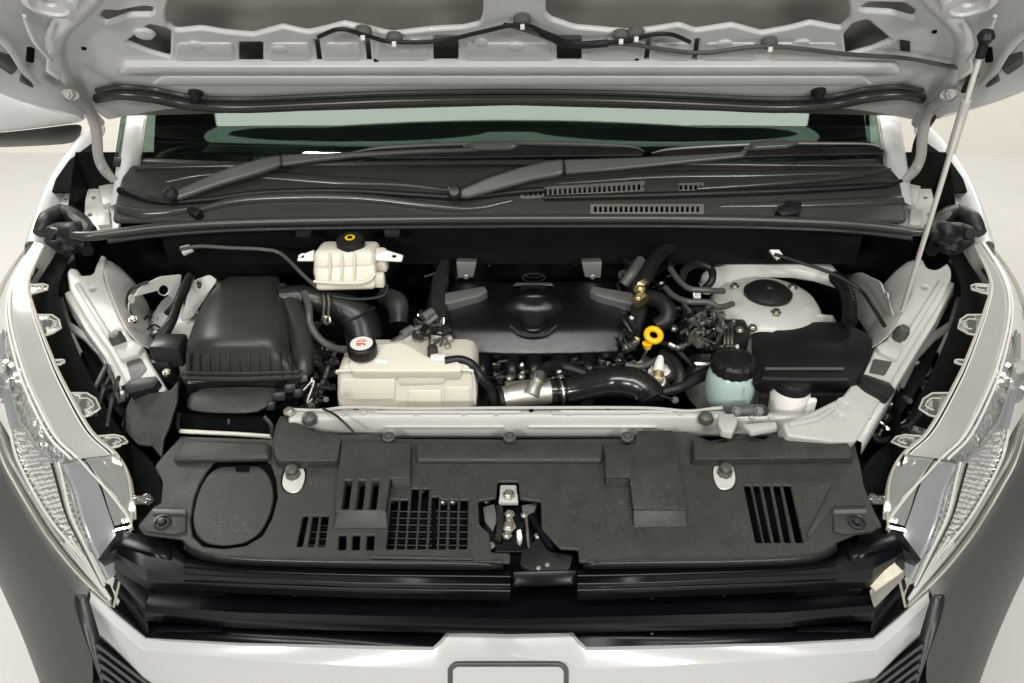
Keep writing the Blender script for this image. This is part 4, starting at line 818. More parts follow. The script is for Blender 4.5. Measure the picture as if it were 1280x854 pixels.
# block, head and manifold below the cover
box('cylinder_head', (.02, 1.46, .96), (.42, .26, .10), 'plas2', eng, bevel=.012)
box('engine_block', (.02, 1.47, .75), (.46, .30, .34), 'bay', eng, bevel=.02)
for i, x in enumerate((602, 640, 668, 700, 735)):
    p = Z(x, 462, 1.0); tube('intake_runner', [p+Vector((0, .06, .01)), p+Vector((0, .01, .004)), p+Vector((0, -.015, -.03)), p+Vector((0, -.02, -.1))], .022, 'gloss', eng, n=12, flat=.8)
tube('fuel_rail', [Z(590, 474, .985), Z(640, 474, .985), Z(700, 474, .985), Z(760, 470, .985)], .006, 'gloss', eng, n=8)
for x, y in ((637, 472), (715, 454), (718, 460), (735, 462), (760, 455), (652, 470), (700, 465), (748, 466)):
    bolt('engine_bolt', Z(x, y, 1.0), .006, eng)
for i in range(14):      # looms, clips and unions between cover and hose
    x, y = random.uniform(705, 790), random.uniform(448, 470); p = Z(x, y, random.uniform(.98, 1.01))
    d = Vector((random.uniform(-.03, .03), random.uniform(-.015, .02), random.uniform(-.02, .01)))
    tube('wire_loom', [p, p+d+Vector((0, 0, .008)), p+d*2], random.uniform(.0025, .005), random.choice(['rub', 'rubg', 'steel', 'plas2']), eng, n=6)
# cast alloy throttle pipe and black intake hose
pipe = [Z(628, 498, 1.0), Z(645, 495, 1.0), Z(665, 492, 1.0), Z(692, 489, 1.0)]
tube('throttle_pipe', pipe, [.022, .024, .024, .023], 'alu', eng, n=18)
tube('throttle_pipe', [Z(632, 486, .995), Z(655, 484, .995), Z(690, 481, .995)], [.014, .014, .014], 'alu', eng, n=14)
cn_ = tube('pipe_branch', [Z(664, 494, 1.012), Z(668, 484, 1.022), Z(674, 474, 1.03)], [.016, .013, .011], 'alu', eng, n=14)
tube('pipe_branch', [Z(672, 478, 1.03), Z(675, 469, 1.034)], .0135, 'steel', eng, n=14)
block('clip', [(671, 462), (680, 465), (678, 474), (668, 471)], PYZ((1.22, 1.0), (1.26, 1.04)), .01, 'wprint', eng, bevel=.002)
tube('breather_hose', [Z(672, 470, 1.032), Z(684, 460, 1.03), Z(700, 458, 1.02), (Z(722, 464, 1.01)), Z(738, 472, 1.0)], .0115, 'rub', eng, n=12)
ih = thing('intake_hose', Z(760, 505, .96), 'fat glossy black rubber intake hose in front of the engine cover', 'hose')
M['hose'] = mat('shiny_rubber', (.012, .012, .012), .22, bump=.1, bscale=80, var=.2, vscale=15)
tube('hose_body', [Z(688, 490, 1.0), Z(712, 488, 1.0), Z(740, 482, 1.0), Z(765, 477, 1.0), Z(790, 479, 1.0), Z(808, 488, .995), Z(817, 503, .985)], [.025, .025, .026, .029, .031, .029, .026], 'hose', ih, n=20)
for x in (694, 699, 704): 
    a, b = Z(x, 490, 1.0), Z(x+2.2, 489.7, 1.0); tube('hose_ring', [a, b], .0272, 'gloss' if x != 699 else 'steel', ih, n=20)
bolt('clamp_screw', Z(701, 472, 1.02), .006, ih); bolt('clamp_screw', Z(692, 474, 1.02), .005, ih)
tube('hose_ring', [Z(622, 500, 1.0), Z(627, 499, 1.0)], .026, 'rub', ih, n=18)
# ================================================================ AIR FILTER BOX
ab = thing('air_filter_box', Z(300, 480, .95), 'large black ribbed air filter box with inlet duct beside the left rail', 'air filter')
def abrow(xl, xr, y, z, e=.0, n=12, bow=0):
    r = []
    for i in range(n+1):
        q = i/n; c = abs(2*q-1)
        r.append(Z(xl+(xr-xl)*q, y+bow*(1-c*c), z-e*c**5))
    return r
lidr = [abrow(292, 346, 343, 1.09, .03), abrow(284, 349, 346, 1.118, .03), abrow(270, 352, 356, 1.128, .03), abrow(255, 356, 374, 1.130, .03), abrow(244, 360, 396, 1.128, .03), abrow(236, 362, 418, 1.122, .03), abrow(232, 363, 430, 1.112, .028), abrow(231, 364, 440, 1.096, .022), abrow(231, 368, 452, 1.078, .01), abrow(231, 374, 468, 1.052, .006), abrow(231, 375, 476, 1.04, .004)]
l0 = [p+Vector((0, .01, -.08)) for p in lidr[0]]
M['abox'] = mat('air_box_plastic', (.030, .029, .027), .42, bump=.12, bscale=700, var=.1, vscale=12)
lid_ = loft('lid', [l0]+lidr, 'abox', ab, sub=2, sharp=0, solid=.003)
tube('lid_side', [Z(352, 360, 1.10), Z(366, 385, 1.09), Z(376, 420, 1.07), Z(380, 455, 1.05), Z(378, 472, 1.035)], [.012, .022, .024, .02, .012], 'abox', ab, n=10)
ABF = PYZ((Z(300, 448, 1.082).y, 1.082), (Z(300, 474, 1.043).y, 1.043))
for i in range(11):
    x = 235+i*12.6; t = x+ (1 if i < 9 else 4)
    block('rib', [(x-.8, 444+ (0 if i < 10 else 3)), (x+.8, 444), (t+1.2, 471), (t-.8, 471)], ABF, .006, 'abox', lid_, bevel=.0008, sink=.012)
tube('flange', [Z(229, 466, 1.057), Z(300, 467, 1.058), Z(374, 465, 1.057)], .0035, 'abox', ab, n=6)
tube('flange', [Z(229, 473, 1.046), Z(300, 474, 1.046), Z(377, 471, 1.046)], .005, 'abox', ab, n=6)
bx_ = [[Z(231, 478, 1.035), Z(378, 474, 1.035)], [Z(238, 490, 1.005), Z(372, 486, 1.005)]]
prism('lower_case', [Z(236, 530, .90), Z(372, 526, .90), Z(372, 470, .90), Z(236, 470, .90)], [Z(232, 480, 1.035), Z(378, 476, 1.035), Z(372, 440, 1.035), Z(238, 440, 1.035)], 'plas2', ab, bevel=.006)
# inlet duct with mouth
top_, bot_ = [Z(238, 486, 1.035), Z(352, 484, 1.035)], [Z(226, 516, 1.012), Z(330, 518, 1.012)]
duct = loft('inlet_duct', [[Z(238, 482, 1.03), Z(300, 481, 1.034), Z(362, 480, 1.03)], [Z(232, 500, 1.025), Z(285, 500, 1.028), Z(346, 500, 1.025)], [Z(226, 515, 1.012), Z(280, 518, 1.014), Z(328, 518, 1.012)]], 'plas', ab, sub=1, solid=.004)
mo = [(224, 517), (328, 520), (338, 530), (341, 546), (300, 544), (226, 540)]
MOU = PYZ((Z(280, 518, 1.01).y, 1.01), (Z(280, 545, .985).y+.01, .975))
plate('duct_mouth', mo, MOU.off(-.02), .004, 'hole', ab, r=5)
tube('duct_rim', [MOU.hit(225, 539), MOU.hit(260, 541), MOU.hit(300, 543), MOU.hit(341, 546)], .0042, 'tank', ab, n=8)
tube('duct_rim', [MOU.hit(341, 546), MOU.hit(339, 532), MOU.hit(330, 521)], .005, 'plas2', ab, n=8)
tube('duct_rim', [MOU.hit(224, 517), MOU.hit(222, 530), MOU.hit(225, 540)], .004, 'plas2', ab, n=8)
block('duct_rib', [(284, 524), (287, 524), (287, 531), (284, 531)], MOU.off(-.018), .004, 'plas', ab, bevel=.001)
for x, y, w_ in ((348, 496, 16), (362, 486, 14), (338, 508, 10), (372, 492, 10)):
    block('latch_clip', [(x-w_/2, y-5), (x+w_/2, y-6), (x+w_/2, y+5), (x-w_/2, y+6)], PYZ((1.14, .99), (1.16, 1.04)), .006, 'plas2', ab, bevel=.002, sink=.05)
bolt('case_bolt', Z(361, 514, 1.035), .008, ab)
# corrugated side of the box, outlet duct and elbow
ad = thing('air_duct', Z(400, 400, 1.0), 'black air duct elbow below the brake fluid reservoir', 'duct')
tube('duct', [Z(352, 372, 1.10), Z(375, 371, 1.10), Z(400, 376, 1.09), Z(425, 384, 1.08), Z(448, 398, 1.06), Z(456, 425, 1.02)], [.022, .023, .025, .03, .036, .038], 'plas2', ad, n=20)
for x, y, z in ((378, 372, 1.10),): tube('duct_ring', [Z(x, y, z), Z(x+3, y, z)], .026, 'plas2', ad, n=20)
for x in (404, 410): tube('clamp_band', [Z(x, 368, 1.115), Z(x+1, 380, 1.117), Z(x, 396, 1.105), Z(x, 402, 1.09)], .0022, 'steel', ad, n=6)
block('clamp', [(402, 394), (413, 396), (414, 403), (408, 408), (401, 402)], PYZ((1.3, 1.0), (1.34, 1.08)), .012, 'steel', ad, bevel=.002)
tube('duct_rib', [Z(432, 402, 1.095), Z(450, 395, 1.1), Z(468, 385, 1.1)], .004, 'rub', ad, n=6)
for i in range(7): tube('duct_corrugation', [Z(366+i*3.2, 420+i*6, 1.06-.004*i), Z(382+i*2.5, 412+i*7, 1.06), Z(396+i*1.2, 420+i*7, 1.04)], .006, 'rub', ad, n=6)
tube('resonator', [Z(480, 370, 1.0), Z(496, 380, 1.0), Z(498, 405, .97)], [.02, .026, .02], 'rubg', ad, n=14)
# ================================================================ COOLANT TANK
ct = thing('coolant_reservoir', Z(505, 508, .97), 'translucent white coolant reservoir with black pressure cap', 'reservoir')
def rr(xl, xr, y, z, dy=0): return (xl, xr, y, z)
def ring(pts): return pts
CTF = PYZ((Z(508, 462, 1.062).y, 1.062), (Z(508, 512, .975).y, .975))
fo = [(421, 466), (428, 460), (440, 458), (580, 457), (590, 460), (596, 470), (597, 500), (592, 520), (424, 520), (420, 500)]
tk = plate('tank', fo, CTF, .11, 'tank', ct, bevel=.012, r=8, res=5)
TT = PYZ((Z(508, 458, 1.066).y, 1.066), (Z(508, 428, 1.085).y, 1.085))
block('tank_shoulder', [(436, 458), (440, 446), (446, 436), (470, 431), (500, 428), (512, 432), (528, 443), (545, 450), (572, 452), (580, 458), (575, 464), (440, 464)], TT, .006, 'tank', ct, bevel=.007, sink=.06, r=3, seg=3)
for q in ([(425, 474), (494, 474), (494, 500), (425, 500)], [(510, 488), (552, 488), (552, 516), (510, 516)], [(556, 484), (588, 484), (588, 514), (556, 514)], [(498, 466), (556, 464), (556, 480), (498, 482)]):
    block('embossed_panel', q, CTF, .003, 'tank', ct, bevel=.0028, r=4)
tube('weld_seam', [CTF.hit(421, 466)+CTF.n*.001, CTF.hit(430, 462)+CTF.n*.004, CTF.hit(510, 461)+CTF.n*.005, CTF.hit(582, 461)+CTF.n*.004, CTF.hit(592, 470)+CTF.n*.002, CTF.hit(594, 505)+CTF.n*.002], .003, 'tank', ct, n=8)
cc = Z(453, 437, 1.09)
cap = lathe('cap', [(.024, -.012), (.0265, -.008), (.0265, .010), (.024, .013), (.018, .0135), (0, .0135)], cc, 'rub', ct, (0, -.06, 1), 28, wob=.03)
lathe('cap_label', [(.0205, .0135), (.0205, .0146), (0, .0146)], cc, 'wprint', ct, (0, -.06, 1), 28)
for dx, dy, a, b in ((-.006, .004, .008, .003), (.004, .005, .010, .003), (-.002, -.003, .016, .003), (-.004, -.008, .008, .003), (.006, -.007, .004, .003), (-.001, .010, .012, .002)):
    box('cap_print', cc+Vector((dx, dy, .0150)), (a, b, .0006), 'red', ct, bevel=0)
block('tank_sticker', [(468, 450), (474, 448), (484, 450), (485, 455), (478, 454), (469, 454)], TT, .0075, 'wprint', ct, bevel=.0004, sink=0)
lathe('tank_nipple', [(.010, -.02), (.010, .012), (.008, .016), (0, .016)], Z(541, 442, 1.075), 'plas', ct, (0, 0, 1), 14)
box('tank_nipple', Z(548, 450, 1.07), (.03, .018, .02), 'wprint', ct, bevel=.004)
for x, y in ((445, 511), (476, 511)): bolt('tank_screw', CTF.hit(x, y)+CTF.n*.004, .004, ct, CTF.n, 'gunmetal')
tube('tank_hose', [Z(556, 452, 1.072), Z(575, 450, 1.072), Z(590, 456, 1.065), Z(602, 472, 1.05), Z(614, 488, 1.02), Z(620, 512, .98)], .0085, 'rub', ct, n=12)
tube('overflow_hose', [Z(436, 437, 1.085), Z(418, 435, 1.08), Z(400, 424, 1.09), Z(388, 405, 1.11), Z(386, 385, 1.13), Z(380, 366, 1.14)], .0068, 'rubg', ct, n=10)
# hose and connectors behind the tank
hs = thing('heater_hose', Z(520, 420, 1.0), 'grey hose with dark union running to the left side of the engine cover', 'hose')
tube('hose', [Z(480, 436, 1.05), Z(500, 424, 1.06), Z(520, 412, 1.07), Z(535, 404, 1.08), Z(546, 395, 1.09)], .008, 'rubg', hs, n=10)
tube('union', [Z(503, 420, 1.065), Z(516, 412, 1.07)], .0105, 'gunmetal', hs, n=12)
tube('union', [Z(529, 398, 1.085), Z(541, 390, 1.09)], .010, 'gunmetal', hs, n=12)
hp_ = thing('heat_pipe', Z(530, 440, 1.0), 'pale curved pipe behind the coolant reservoir', 'pipe')
tube('pipe', [Z(506, 436, 1.045), Z(520, 425, 1.05), Z(540, 420, 1.05), Z(556, 420, 1.05)], .018, 'inner', hp_, n=14)
for i in range(12):
    x, y = random.uniform(538, 560), random.uniform(392, 440); p = Z(x, y, 1.05+random.uniform(0, .02))
    tube('connector_wire', [p, p+Vector((random.uniform(-.01, .01), 0, -.02)), p+Vector((random.uniform(-.02, .02), -.01, -.04))], random.uniform(.0025, .006), random.choice(['rub', 'steel', 'plas2', 'rubg', 'alu']), hp_, n=6)
# ================================================================ BRAKE FLUID RESERVOIR
br = thing('brake_fluid_reservoir', Y(430, 365, 1.42), 'white brake fluid reservoir with black cap marked by a yellow symbol', 'reservoir')
BF = PYZ((1.405, 1.19), (1.375, 1.10))
prism('tank', [Y(394, 364, 1.38), Y(470, 362, 1.38), Y(472, 357, 1.47), Y(400, 357, 1.47)], [Y(391, 332, 1.40), Y(470, 330, 1.40), Y(470, 322, 1.46), Y(398, 322, 1.46)], 'tank', br, bevel=.009, seg=3)
prism('tank', [Y(391, 350, 1.392), Y(470, 349, 1.392), Y(478, 340, 1.46), Y(394, 340, 1.46)], [Y(391, 314, 1.41), Y(466, 314, 1.41), Y(476, 300, 1.48), Y(403, 300, 1.48)], 'tank', br, bevel=.012, seg=4)
tube('weld_seam', [Y(392, 352, 1.383), Y(430, 354, 1.378), Y(458, 352, 1.380), Y(469, 342, 1.39)], .003, 'tank', br, n=8)
for x in (412, 427, 443):
    tube('tank_rib', [Y(x, 316, 1.405), Y(x, 338, 1.39), Y(x, 350, 1.386)], .002, 'tank', br, n=6)
box('tank_lug', Y(472, 350, 1.40), (.03, .02, .03), 'tank', br, bevel=.006)
box('tank_lug', Y(476, 325, 1.44), (.03, .03, .05), 'tank', br, bevel=.01)
bcap = Y(438, 301, 1.44)
lathe('cap', [(.026, -.016), (.028, -.012), (.028, 0), (.026, .004), (.018, .006), (0, .007)], bcap, 'rub', br, (0, -.12, 1), 28, wob=.02)
lathe('cap_symbol', [(.010, .007), (.010, .008), (0, .008)], bcap, 'yellow', br, (0, -.12, 1), 20)
lathe('cap_symbol', [(.0055, .008), (.0055, .0086), (.004, .0086), (.004, .0082), (0, .0082)], bcap, 'rub', br, (0, -.12, 1), 16)
for pts in ([(372, 323), (378, 318), (392, 313), (392, 327), (371, 327)], [(467, 320), (481, 313), (504, 320), (502, 328), (468, 326)]):
    plate('mounting_ear', pts, BF.off(-.02), .012, 'wprint', br, bevel=.002, r=2, holes=[oval(sum(p[0] for p in pts)/5+(8 if pts[0][0] > 400 else -4), 321, 3, 2, 10)])
tube('reservoir_hose', [Y(476, 353, 1.40), Y(484, 358, 1.40), Y(478, 370, 1.39), Y(450, 374, 1.38), Y(420, 371, 1.38), Y(405, 366, 1.39)], .0035, 'rub', br, n=8)
# ================================================================ RIGHT SIDE
bt = thing('battery', Z(1020, 500, .98), 'battery under a plain matte black cover near the right rail', 'battery')
M['bcov'] = mat('battery_cover', (.007, .007, .0065), .6, bump=.2, bscale=900, var=.2, vscale=20, spec=.25)
prism('cover', [Z(950, 490, 1.02), Z(1075, 490, 1.02), Z(1098, 452, 1.02), Z(1094, 428, 1.02), Z(1060, 415, 1.02), Z(950, 415, 1.02)], [Z(946, 478, 1.06), Z(1072, 478, 1.06), Z(1094, 440, 1.06), Z(1086, 418, 1.06), Z(1058, 402, 1.06), Z(972, 401, 1.06), Z(957, 412, 1.06), Z(940, 414, 1.06)][:6], 'bcov', bt, bevel=.006)
prism('cover', [Z(944, 490, 1.02), Z(1000, 490, 1.02), Z(1000, 420, 1.02), Z(944, 425, 1.02)], [Z(940, 480, 1.056), Z(1000, 480, 1.057), Z(1000, 404, 1.057), Z(938, 416, 1.056)], 'bcov', bt, bevel=.006)
prism('case', [Z(950, 560, .84), Z(1062, 560, .84), Z(1070, 480, .84), Z(950, 480, .84)], [Z(948, 494, 1.018), Z(1070, 494, 1.018), Z(1085, 440, 1.018), Z(948, 440, 1.018)], 'plas2', bt, bevel=.006)
tube('cover_edge', [Z(956, 461, 1.063), Z(1000, 461, 1.063), Z(1054, 461, 1.063)], .003, 'rubg', bt, n=8)
tube('cover_edge', [Z(952, 473, 1.060), Z(1000, 474, 1.060), Z(1060, 474, 1.060)], .004, 'plas2', bt, n=8)
# cable conduit rising behind the battery
cd = thing('cable_conduit', Z(1060, 380, 1.0), 'corrugated black cable conduit between strut tower and right rail', 'conduit')
cp = cat([Z(1042, 345, 1.09), Z(1056, 360, 1.09), Z(1062, 380, 1.09), Z(1062, 405, 1.075)], 6)
tube('conduit', cp, .012, 'rub', cd, n=10)
for i in range(1, len(cp)-1, 1): tube('conduit_ring', [cp[i], cp[i].lerp(cp[i+1], .45)], .0145, 'rub', cd, n=10, smooth=False)
tube('cable', [Z(968, 318, 1.16), Z(1000, 328, 1.15), Z(1040, 342, 1.14), Z(1075, 362, 1.12), Z(1092, 385, 1.11), Z(1106, 408, 1.10)], .004, 'rub', cd, n=8)
block('cable_clip', [(962, 312), (974, 312), (980, 320), (972, 324)], PYZ((1.5, 1.14), (1.56, 1.18)), .004, 'wprint', cd, bevel=.001)
# power steering reservoir
ps = thing('power_steering_reservoir', Z(917, 508, .99), 'pale green fluid reservoir with knurled black screw cap', 'reservoir')
c = Z(916, 506, 1.0)
lathe('bottle', [(.034, -.03), (.043, -.005), (.0455, .012), (.0455, .034), (.042, .050), (.036, .058), (0, .058)], c+Vector((0, .035, 0)), 'fluid', ps, (0, 0, 1), 32)
lathe('cap', [(.036, .052), (.0395, .056), (.0395, .074), (.036, .080), (.028, .082), (.027, .079), (0, .079)], c+Vector((0, .035, 0)), 'rub', ps, (0, 0, 1), 36, wob=.05, sharp=25)
tube('bottle_seam', [c+Vector((.012, -.010, .0))+Vector((0, 0, h)) for h in (0, .015, .03, .045)], .0016, 'fluid', ps, n=6)
BK = PYZ((Z(930, 515, 1.03).y, 1.03), (Z(930, 505, 1.04).y, 1.045))
bk = block('bracket', [(905, 507), (955, 505), (962, 512), (960, 520), (918, 521), (908, 516)], BK, .006, 'plas2', ps, bevel=.003, r=3)
for x, y, m_ in ((919, 514, 'gunmetal'), (947, 514, 'gunmetal')): bolt('bracket_bolt', BK.hit(x, y)+BK.n*.008, .007, ps, BK.n, m_)
wf = thing('washer_filler', Z(990, 515, .98), 'small white washer filler neck with black cap ahead of the battery', 'filler neck')
c = Z(989, 512, 1.0)+Vector((0, .02, 0))
lathe('neck', [(.03, -.04), (.034, -.01), (.036, .02), (.033, .036), (0, .036)], c, 'wprint', wf, (0, 0, 1), 28)
lathe('cap', [(.031, .032), (.034, .036), (.034, .050), (.031, .056), (.022, .058), (0, .058)], c, 'rub', wf, (0, 0, 1), 28)
box('cap_print', c+Vector((-.002, -.004, .0583)), (.022, .014, .0012), 'gunmetal', wf, bevel=0)
box('neck_clip', c+Vector((.032, -.02, .005)), (.02, .01, .04), 'wprint', wf, bevel=.003)
# oil dipstick
dp = thing('oil_dipstick', Z(812, 432, 1.04), 'yellow ring handle of the oil dipstick right of the engine cover', 'dipstick')
c = Z(817, 419, 1.085); ax = Vector((.1, -.45, .8)).normalized(); u_ = ax.orthogonal().normalized(); v_ = ax.cross(u_)
tube('handle', [c+(u_*math.cos(k*math.pi/8)+v_*math.sin(k*math.pi/8))*.0135 for k in range(17)], .0062, 'yellow', dp, n=10, smooth=False)
tube('handle_stem', [c+Vector((-.012, -.010, -.012)), Z(809, 435, 1.062)], [.010, .007], 'yellow', dp, n=10)
tube('stick', [Z(809, 435, 1.06), Z(803, 448, 1.03), Z(798, 456, 1.0)], .0028, 'steel', dp, n=8)
tube('guide_tube', [Z(797, 426, 1.06), Z(790, 432, 1.05), Z(783, 440, 1.03)], [.008, .007, .003], 'steel', dp, n=10)
block('guide_clip', [(794, 420), (801, 423), (798, 430), (791, 427)], PYZ((1.3, 1.03), (1.34, 1.07)), .012, 'brass', dp, bevel=.001)
# radiator hose with clamp
rh_ = thing('radiator_hose', Z(820, 400, 1.0), 'thick black bent hose with yellow zinc clamp right of the engine cover', 'hose')
tube('hose', [Z(803, 372, 1.10), Z(820, 374, 1.105), Z(833, 384, 1.10), (Z(834, 398, 1.085)), Z(822, 408, 1.07)], .0165, 'rub', rh_, n=16)
tube('hose', [Z(802, 358, 1.11), Z(808, 345, 1.12), Z(818, 325, 1.13), Z(835, 310, 1.13), Z(858, 306, 1.12)], [.014, .014, .015, .016, .014], 'rub', rh_, n=14)
for q in ((799, 356, 804, 361), (798, 372, 803, 378)): tube('clamp', [Z(q[0], q[1], 1.115), Z(q[2], q[3], 1.11)], .0165, 'brass', rh_, n=16)
bolt('clamp_screw', Z(801, 360, 1.135), .007, rh_, material='brass'); bolt('clamp_screw', Z(798, 372, 1.13), .006, rh_, material='brass')
tube('pipe', [Z(801, 326, 1.13), Z(790, 342, 1.12), Z(780, 356, 1.10)], .0115, 'rubg', rh_, n=12)
# refrigerant lines with tag
ac = thing('coolant_lines', Z(870, 380, 1.0), 'pair of thin black coolant lines with white tag before the strut tower', 'pipe')
tube('line', [Z(838, 336, 1.14), Z(848, 350, 1.14), Z(862, 361, 1.14), Z(885, 363, 1.14), Z(905, 364, 1.13)], .006, 'rubg', ac, n=10)
tube('line', [Z(832, 360, 1.12), Z(842, 370, 1.125), Z(860, 377, 1.13), Z(885, 378, 1.13), Z(900, 384, 1.12), Z(916, 380, 1.115)], .006, 'rubg', ac, n=10)
TG = PYZ((1.40, 1.12), (1.45, 1.17))
block('tag', [(867, 365), (876, 365), (876, 373), (867, 373)], TG, .004, 'wprint', ac, bevel=.0005)
block('tag', [(860, 376), (882, 376), (884, 379), (860, 380)], TG, .004, 'wprint', ac, bevel=.0005)
cu = bpy.data.curves.new('tag_code', 'FONT'); cu.body = 'B5'; cu.size = .011; cu.align_x = 'CENTER'; cu.align_y = 'CENTER'; cu.extrude = .0002
o = bpy.data.objects.new('tmp', cu); COL.objects.link(o)
me = bpy.data.meshes.new_from_object(o.evaluated_get(bpy.context.evaluated_depsgraph_get())); bpy.data.objects.remove(o)
a = TG.hit(871.5, 369)+TG.n*.0046; me.transform(Matrix(((TG.ex.x, TG.ey.x, TG.n.x, a.x), (TG.ex.y, TG.ey.y, TG.n.y, a.y), (TG.ex.z, TG.ey.z, TG.n.z, a.z), (0, 0, 0, 1))))
me.materials.clear(); link('tag_code', me, 'rub', ac)
tube('line', [Z(852, 352, 1.13), Z(856, 338, 1.14), Z(870, 330, 1.14), Z(888, 336, 1.13), Z(890, 350, 1.12), Z(880, 362, 1.10)], .008, 'rub', ac, n=10)
# master cylinder cluster
mc = thing('valve_block', Z(870, 420, 1.0), 'dark valve block cluster with steel fittings left of the strut tower', 'valve block')
box('body', Z(868, 415, 1.02), (.09, .07, .07), 'bay', mc, bevel=.008)
box('body', Z(912, 432, 1.02), (.06, .05, .10), 'plas2', mc, bevel=.008)
for x, y, z in ((925, 412, 1.075), (842, 410, 1.06), (941, 409, 1.075), (866, 420, 1.06), (870, 398, 1.075), (893, 411, 1.07), (885, 408, 1.07)): bolt('fitting', Z(x, y, z), .007, mc)
for x in (906, 910.5, 915): tube('brake_line', [Z(x-1, 408, 1.07), Z(x, 420, 1.07), Z(x, 440, 1.05)], .003, 'steel', mc, n=8)
for x, y, a in ((889, 385, .5), (896, 390, -.3), (900, 396, .2)): tube('brake_line', [Z(x, y, 1.11), Z(x+4, y+12, 1.10), Z(x-4, y+30, 1.06)], .004, 'rubg', mc, n=8)
block('fitting', [(866, 396), (876, 390), (878, 400), (862, 404)], PYZ((1.36, 1.03), (1.40, 1.09)), .004, 'rubg', mc, bevel=.001)
block('fitting', [(868, 452), (890, 453), (890, 457), (868, 458)], PYZ((1.3, .98), (1.34, 1.02)), .01, 'steel', mc, bevel=.001)
# alternator side of the engine: pump, sensor, hoses
pm = thing('fuel_pump', Z(825, 490, .96), 'small alloy pump with sensor plug right of the intake hose', 'pump')
for x, y, r in ((812, 465, .022), (828, 462, .024), (820, 478, .02), (800, 462, .016)): lathe('housing', [(r, -.02), (r, .006), (r*.8, .012), (r*.3, .013), (0, .013)], Z(x, y, 1.0), 'alu', pm, (random.uniform(-.3, .3), -.5, .8), 16)
tube('sensor', [Z(826, 446, 1.03), Z(824, 456, 1.022), Z(823, 466, 1.015)], [.006, .010, .011], 'wprint', pm, n=12)
tube('sensor', [Z(823, 466, 1.016), Z(822, 473, 1.01)], .011, 'brass', pm, n=12)
tube('sensor', [Z(822, 473, 1.012), Z(821, 486, .99)], .012, 'alu', pm, n=12)
tube('bypass_hose', [Z(782, 456, 1.02), Z(800, 458, 1.02), Z(815, 453, 1.02), Z(828, 445, 1.02)], .006, 'rubg', pm, n=10)
tube('bypass_hose', [Z(828, 442, 1.03), Z(842, 452, 1.03), Z(850, 468, 1.02), Z(846, 484, 1.0), Z(838, 490, .99)], .011, 'rub', pm, n=12)
tube('bypass_hose', [Z(826, 428, 1.05), Z(842, 434, 1.05), Z(856, 447, 1.04), Z(868, 460, 1.02)], .006, 'rub', pm, n=10)
tube('lower_hose', [Z(828, 490, 1.0), Z(850, 484, 1.005), Z(872, 472, 1.01), Z(892, 462, 1.01)], [.009, .010, .012, .013], 'rub', pm, n=14)
tube('bracket', [Z(820, 484, 1.0), Z(822, 492, .99), Z(826, 500, .98)], .005, 'steel', pm, n=8)
# left wiring
lw = thing('wiring_loom', Z(230, 360, 1.05), 'black wiring loom hanging between left strut tower and air box', 'wiring')
tube('loom', [Z(238, 345, 1.12), Z(230, 362, 1.11), Z(222, 380, 1.10), Z(214, 402, 1.09), Z(200, 425, 1.07)], [.009, .011, .009, .010, .012], 'rub', lw, n=10)
tube('loom', [Z(233, 350, 1.11), Z(225, 372, 1.10), Z(208, 392, 1.09)], .006, 'rub', lw, n=8)
tube('wire', [Y(185, 352, 1.43), Y(164, 362, 1.41), Y(159, 380, 1.40), Y(166, 396, 1.39), Y(178, 415, 1.38)], .003, 'rub', lw, n=8)
tube('wire', [Z(226, 312, 1.16), Z(250, 308, 1.17), Z(290, 310, 1.17), Z(330, 312, 1.17), Z(352, 318, 1.16), Z(380, 345, 1.14), Z(395, 358, 1.13)], .004, 'rubg', lw, n=8)
block('wire_clip', [(224, 308), (236, 305), (241, 312), (228, 318)], PYZ((1.5, 1.14), (1.56, 1.18)), .006, 'wprint', lw, bevel=.002)
box('connector', Z(213, 438, 1.06), (.06, .05, .05), 'plas2', lw, bevel=.008)
box('connector', Z(206, 460, 1.03), (.04, .04, .05), 'rub', lw, bevel=.006)
bolt('loom_bolt', Z(166, 399, 1.10), .007, lw); bolt('loom_bolt', Z(208, 465, 1.06), .006, lw)
for k in range(8):
    p = Z(random.uniform(128, 160), random.uniform(455, 500), 1.03); tube('wire', [p, p+Vector((.01, -.02, .01)), p+Vector((random.uniform(-.02, .03), -.05, -.03))], .004, random.choice(['rub', 'rubg']), lw, n=6)
# dim hardware on the firewall
fw = thing('firewall_hardware', (0, 1.7, .9), 'dark pipes and brackets on the shaded firewall behind the engine cover', 'pipes')
tube('pipe', [Y(560, 316, 1.66), Y(620, 312, 1.66), Y(700, 310, 1.66), Y(770, 312, 1.66)], .012, 'rub', fw, n=10)
block('bracket', [(628, 302), (650, 302), (650, 307), (628, 307)], PYZ((1.64, 1.1), (1.65, 1.2)), .01, 'gunmetal', fw, bevel=.002)
block('bracket', [(608, 315), (624, 317), (620, 321), (608, 320)], PYZ((1.64, 1.1), (1.65, 1.2)), .01, 'rubg', fw, bevel=.002)
box('bulkhead_box', Y(800, 300, 1.66), (.12, .05, .06), 'plas2', fw, bevel=.01)
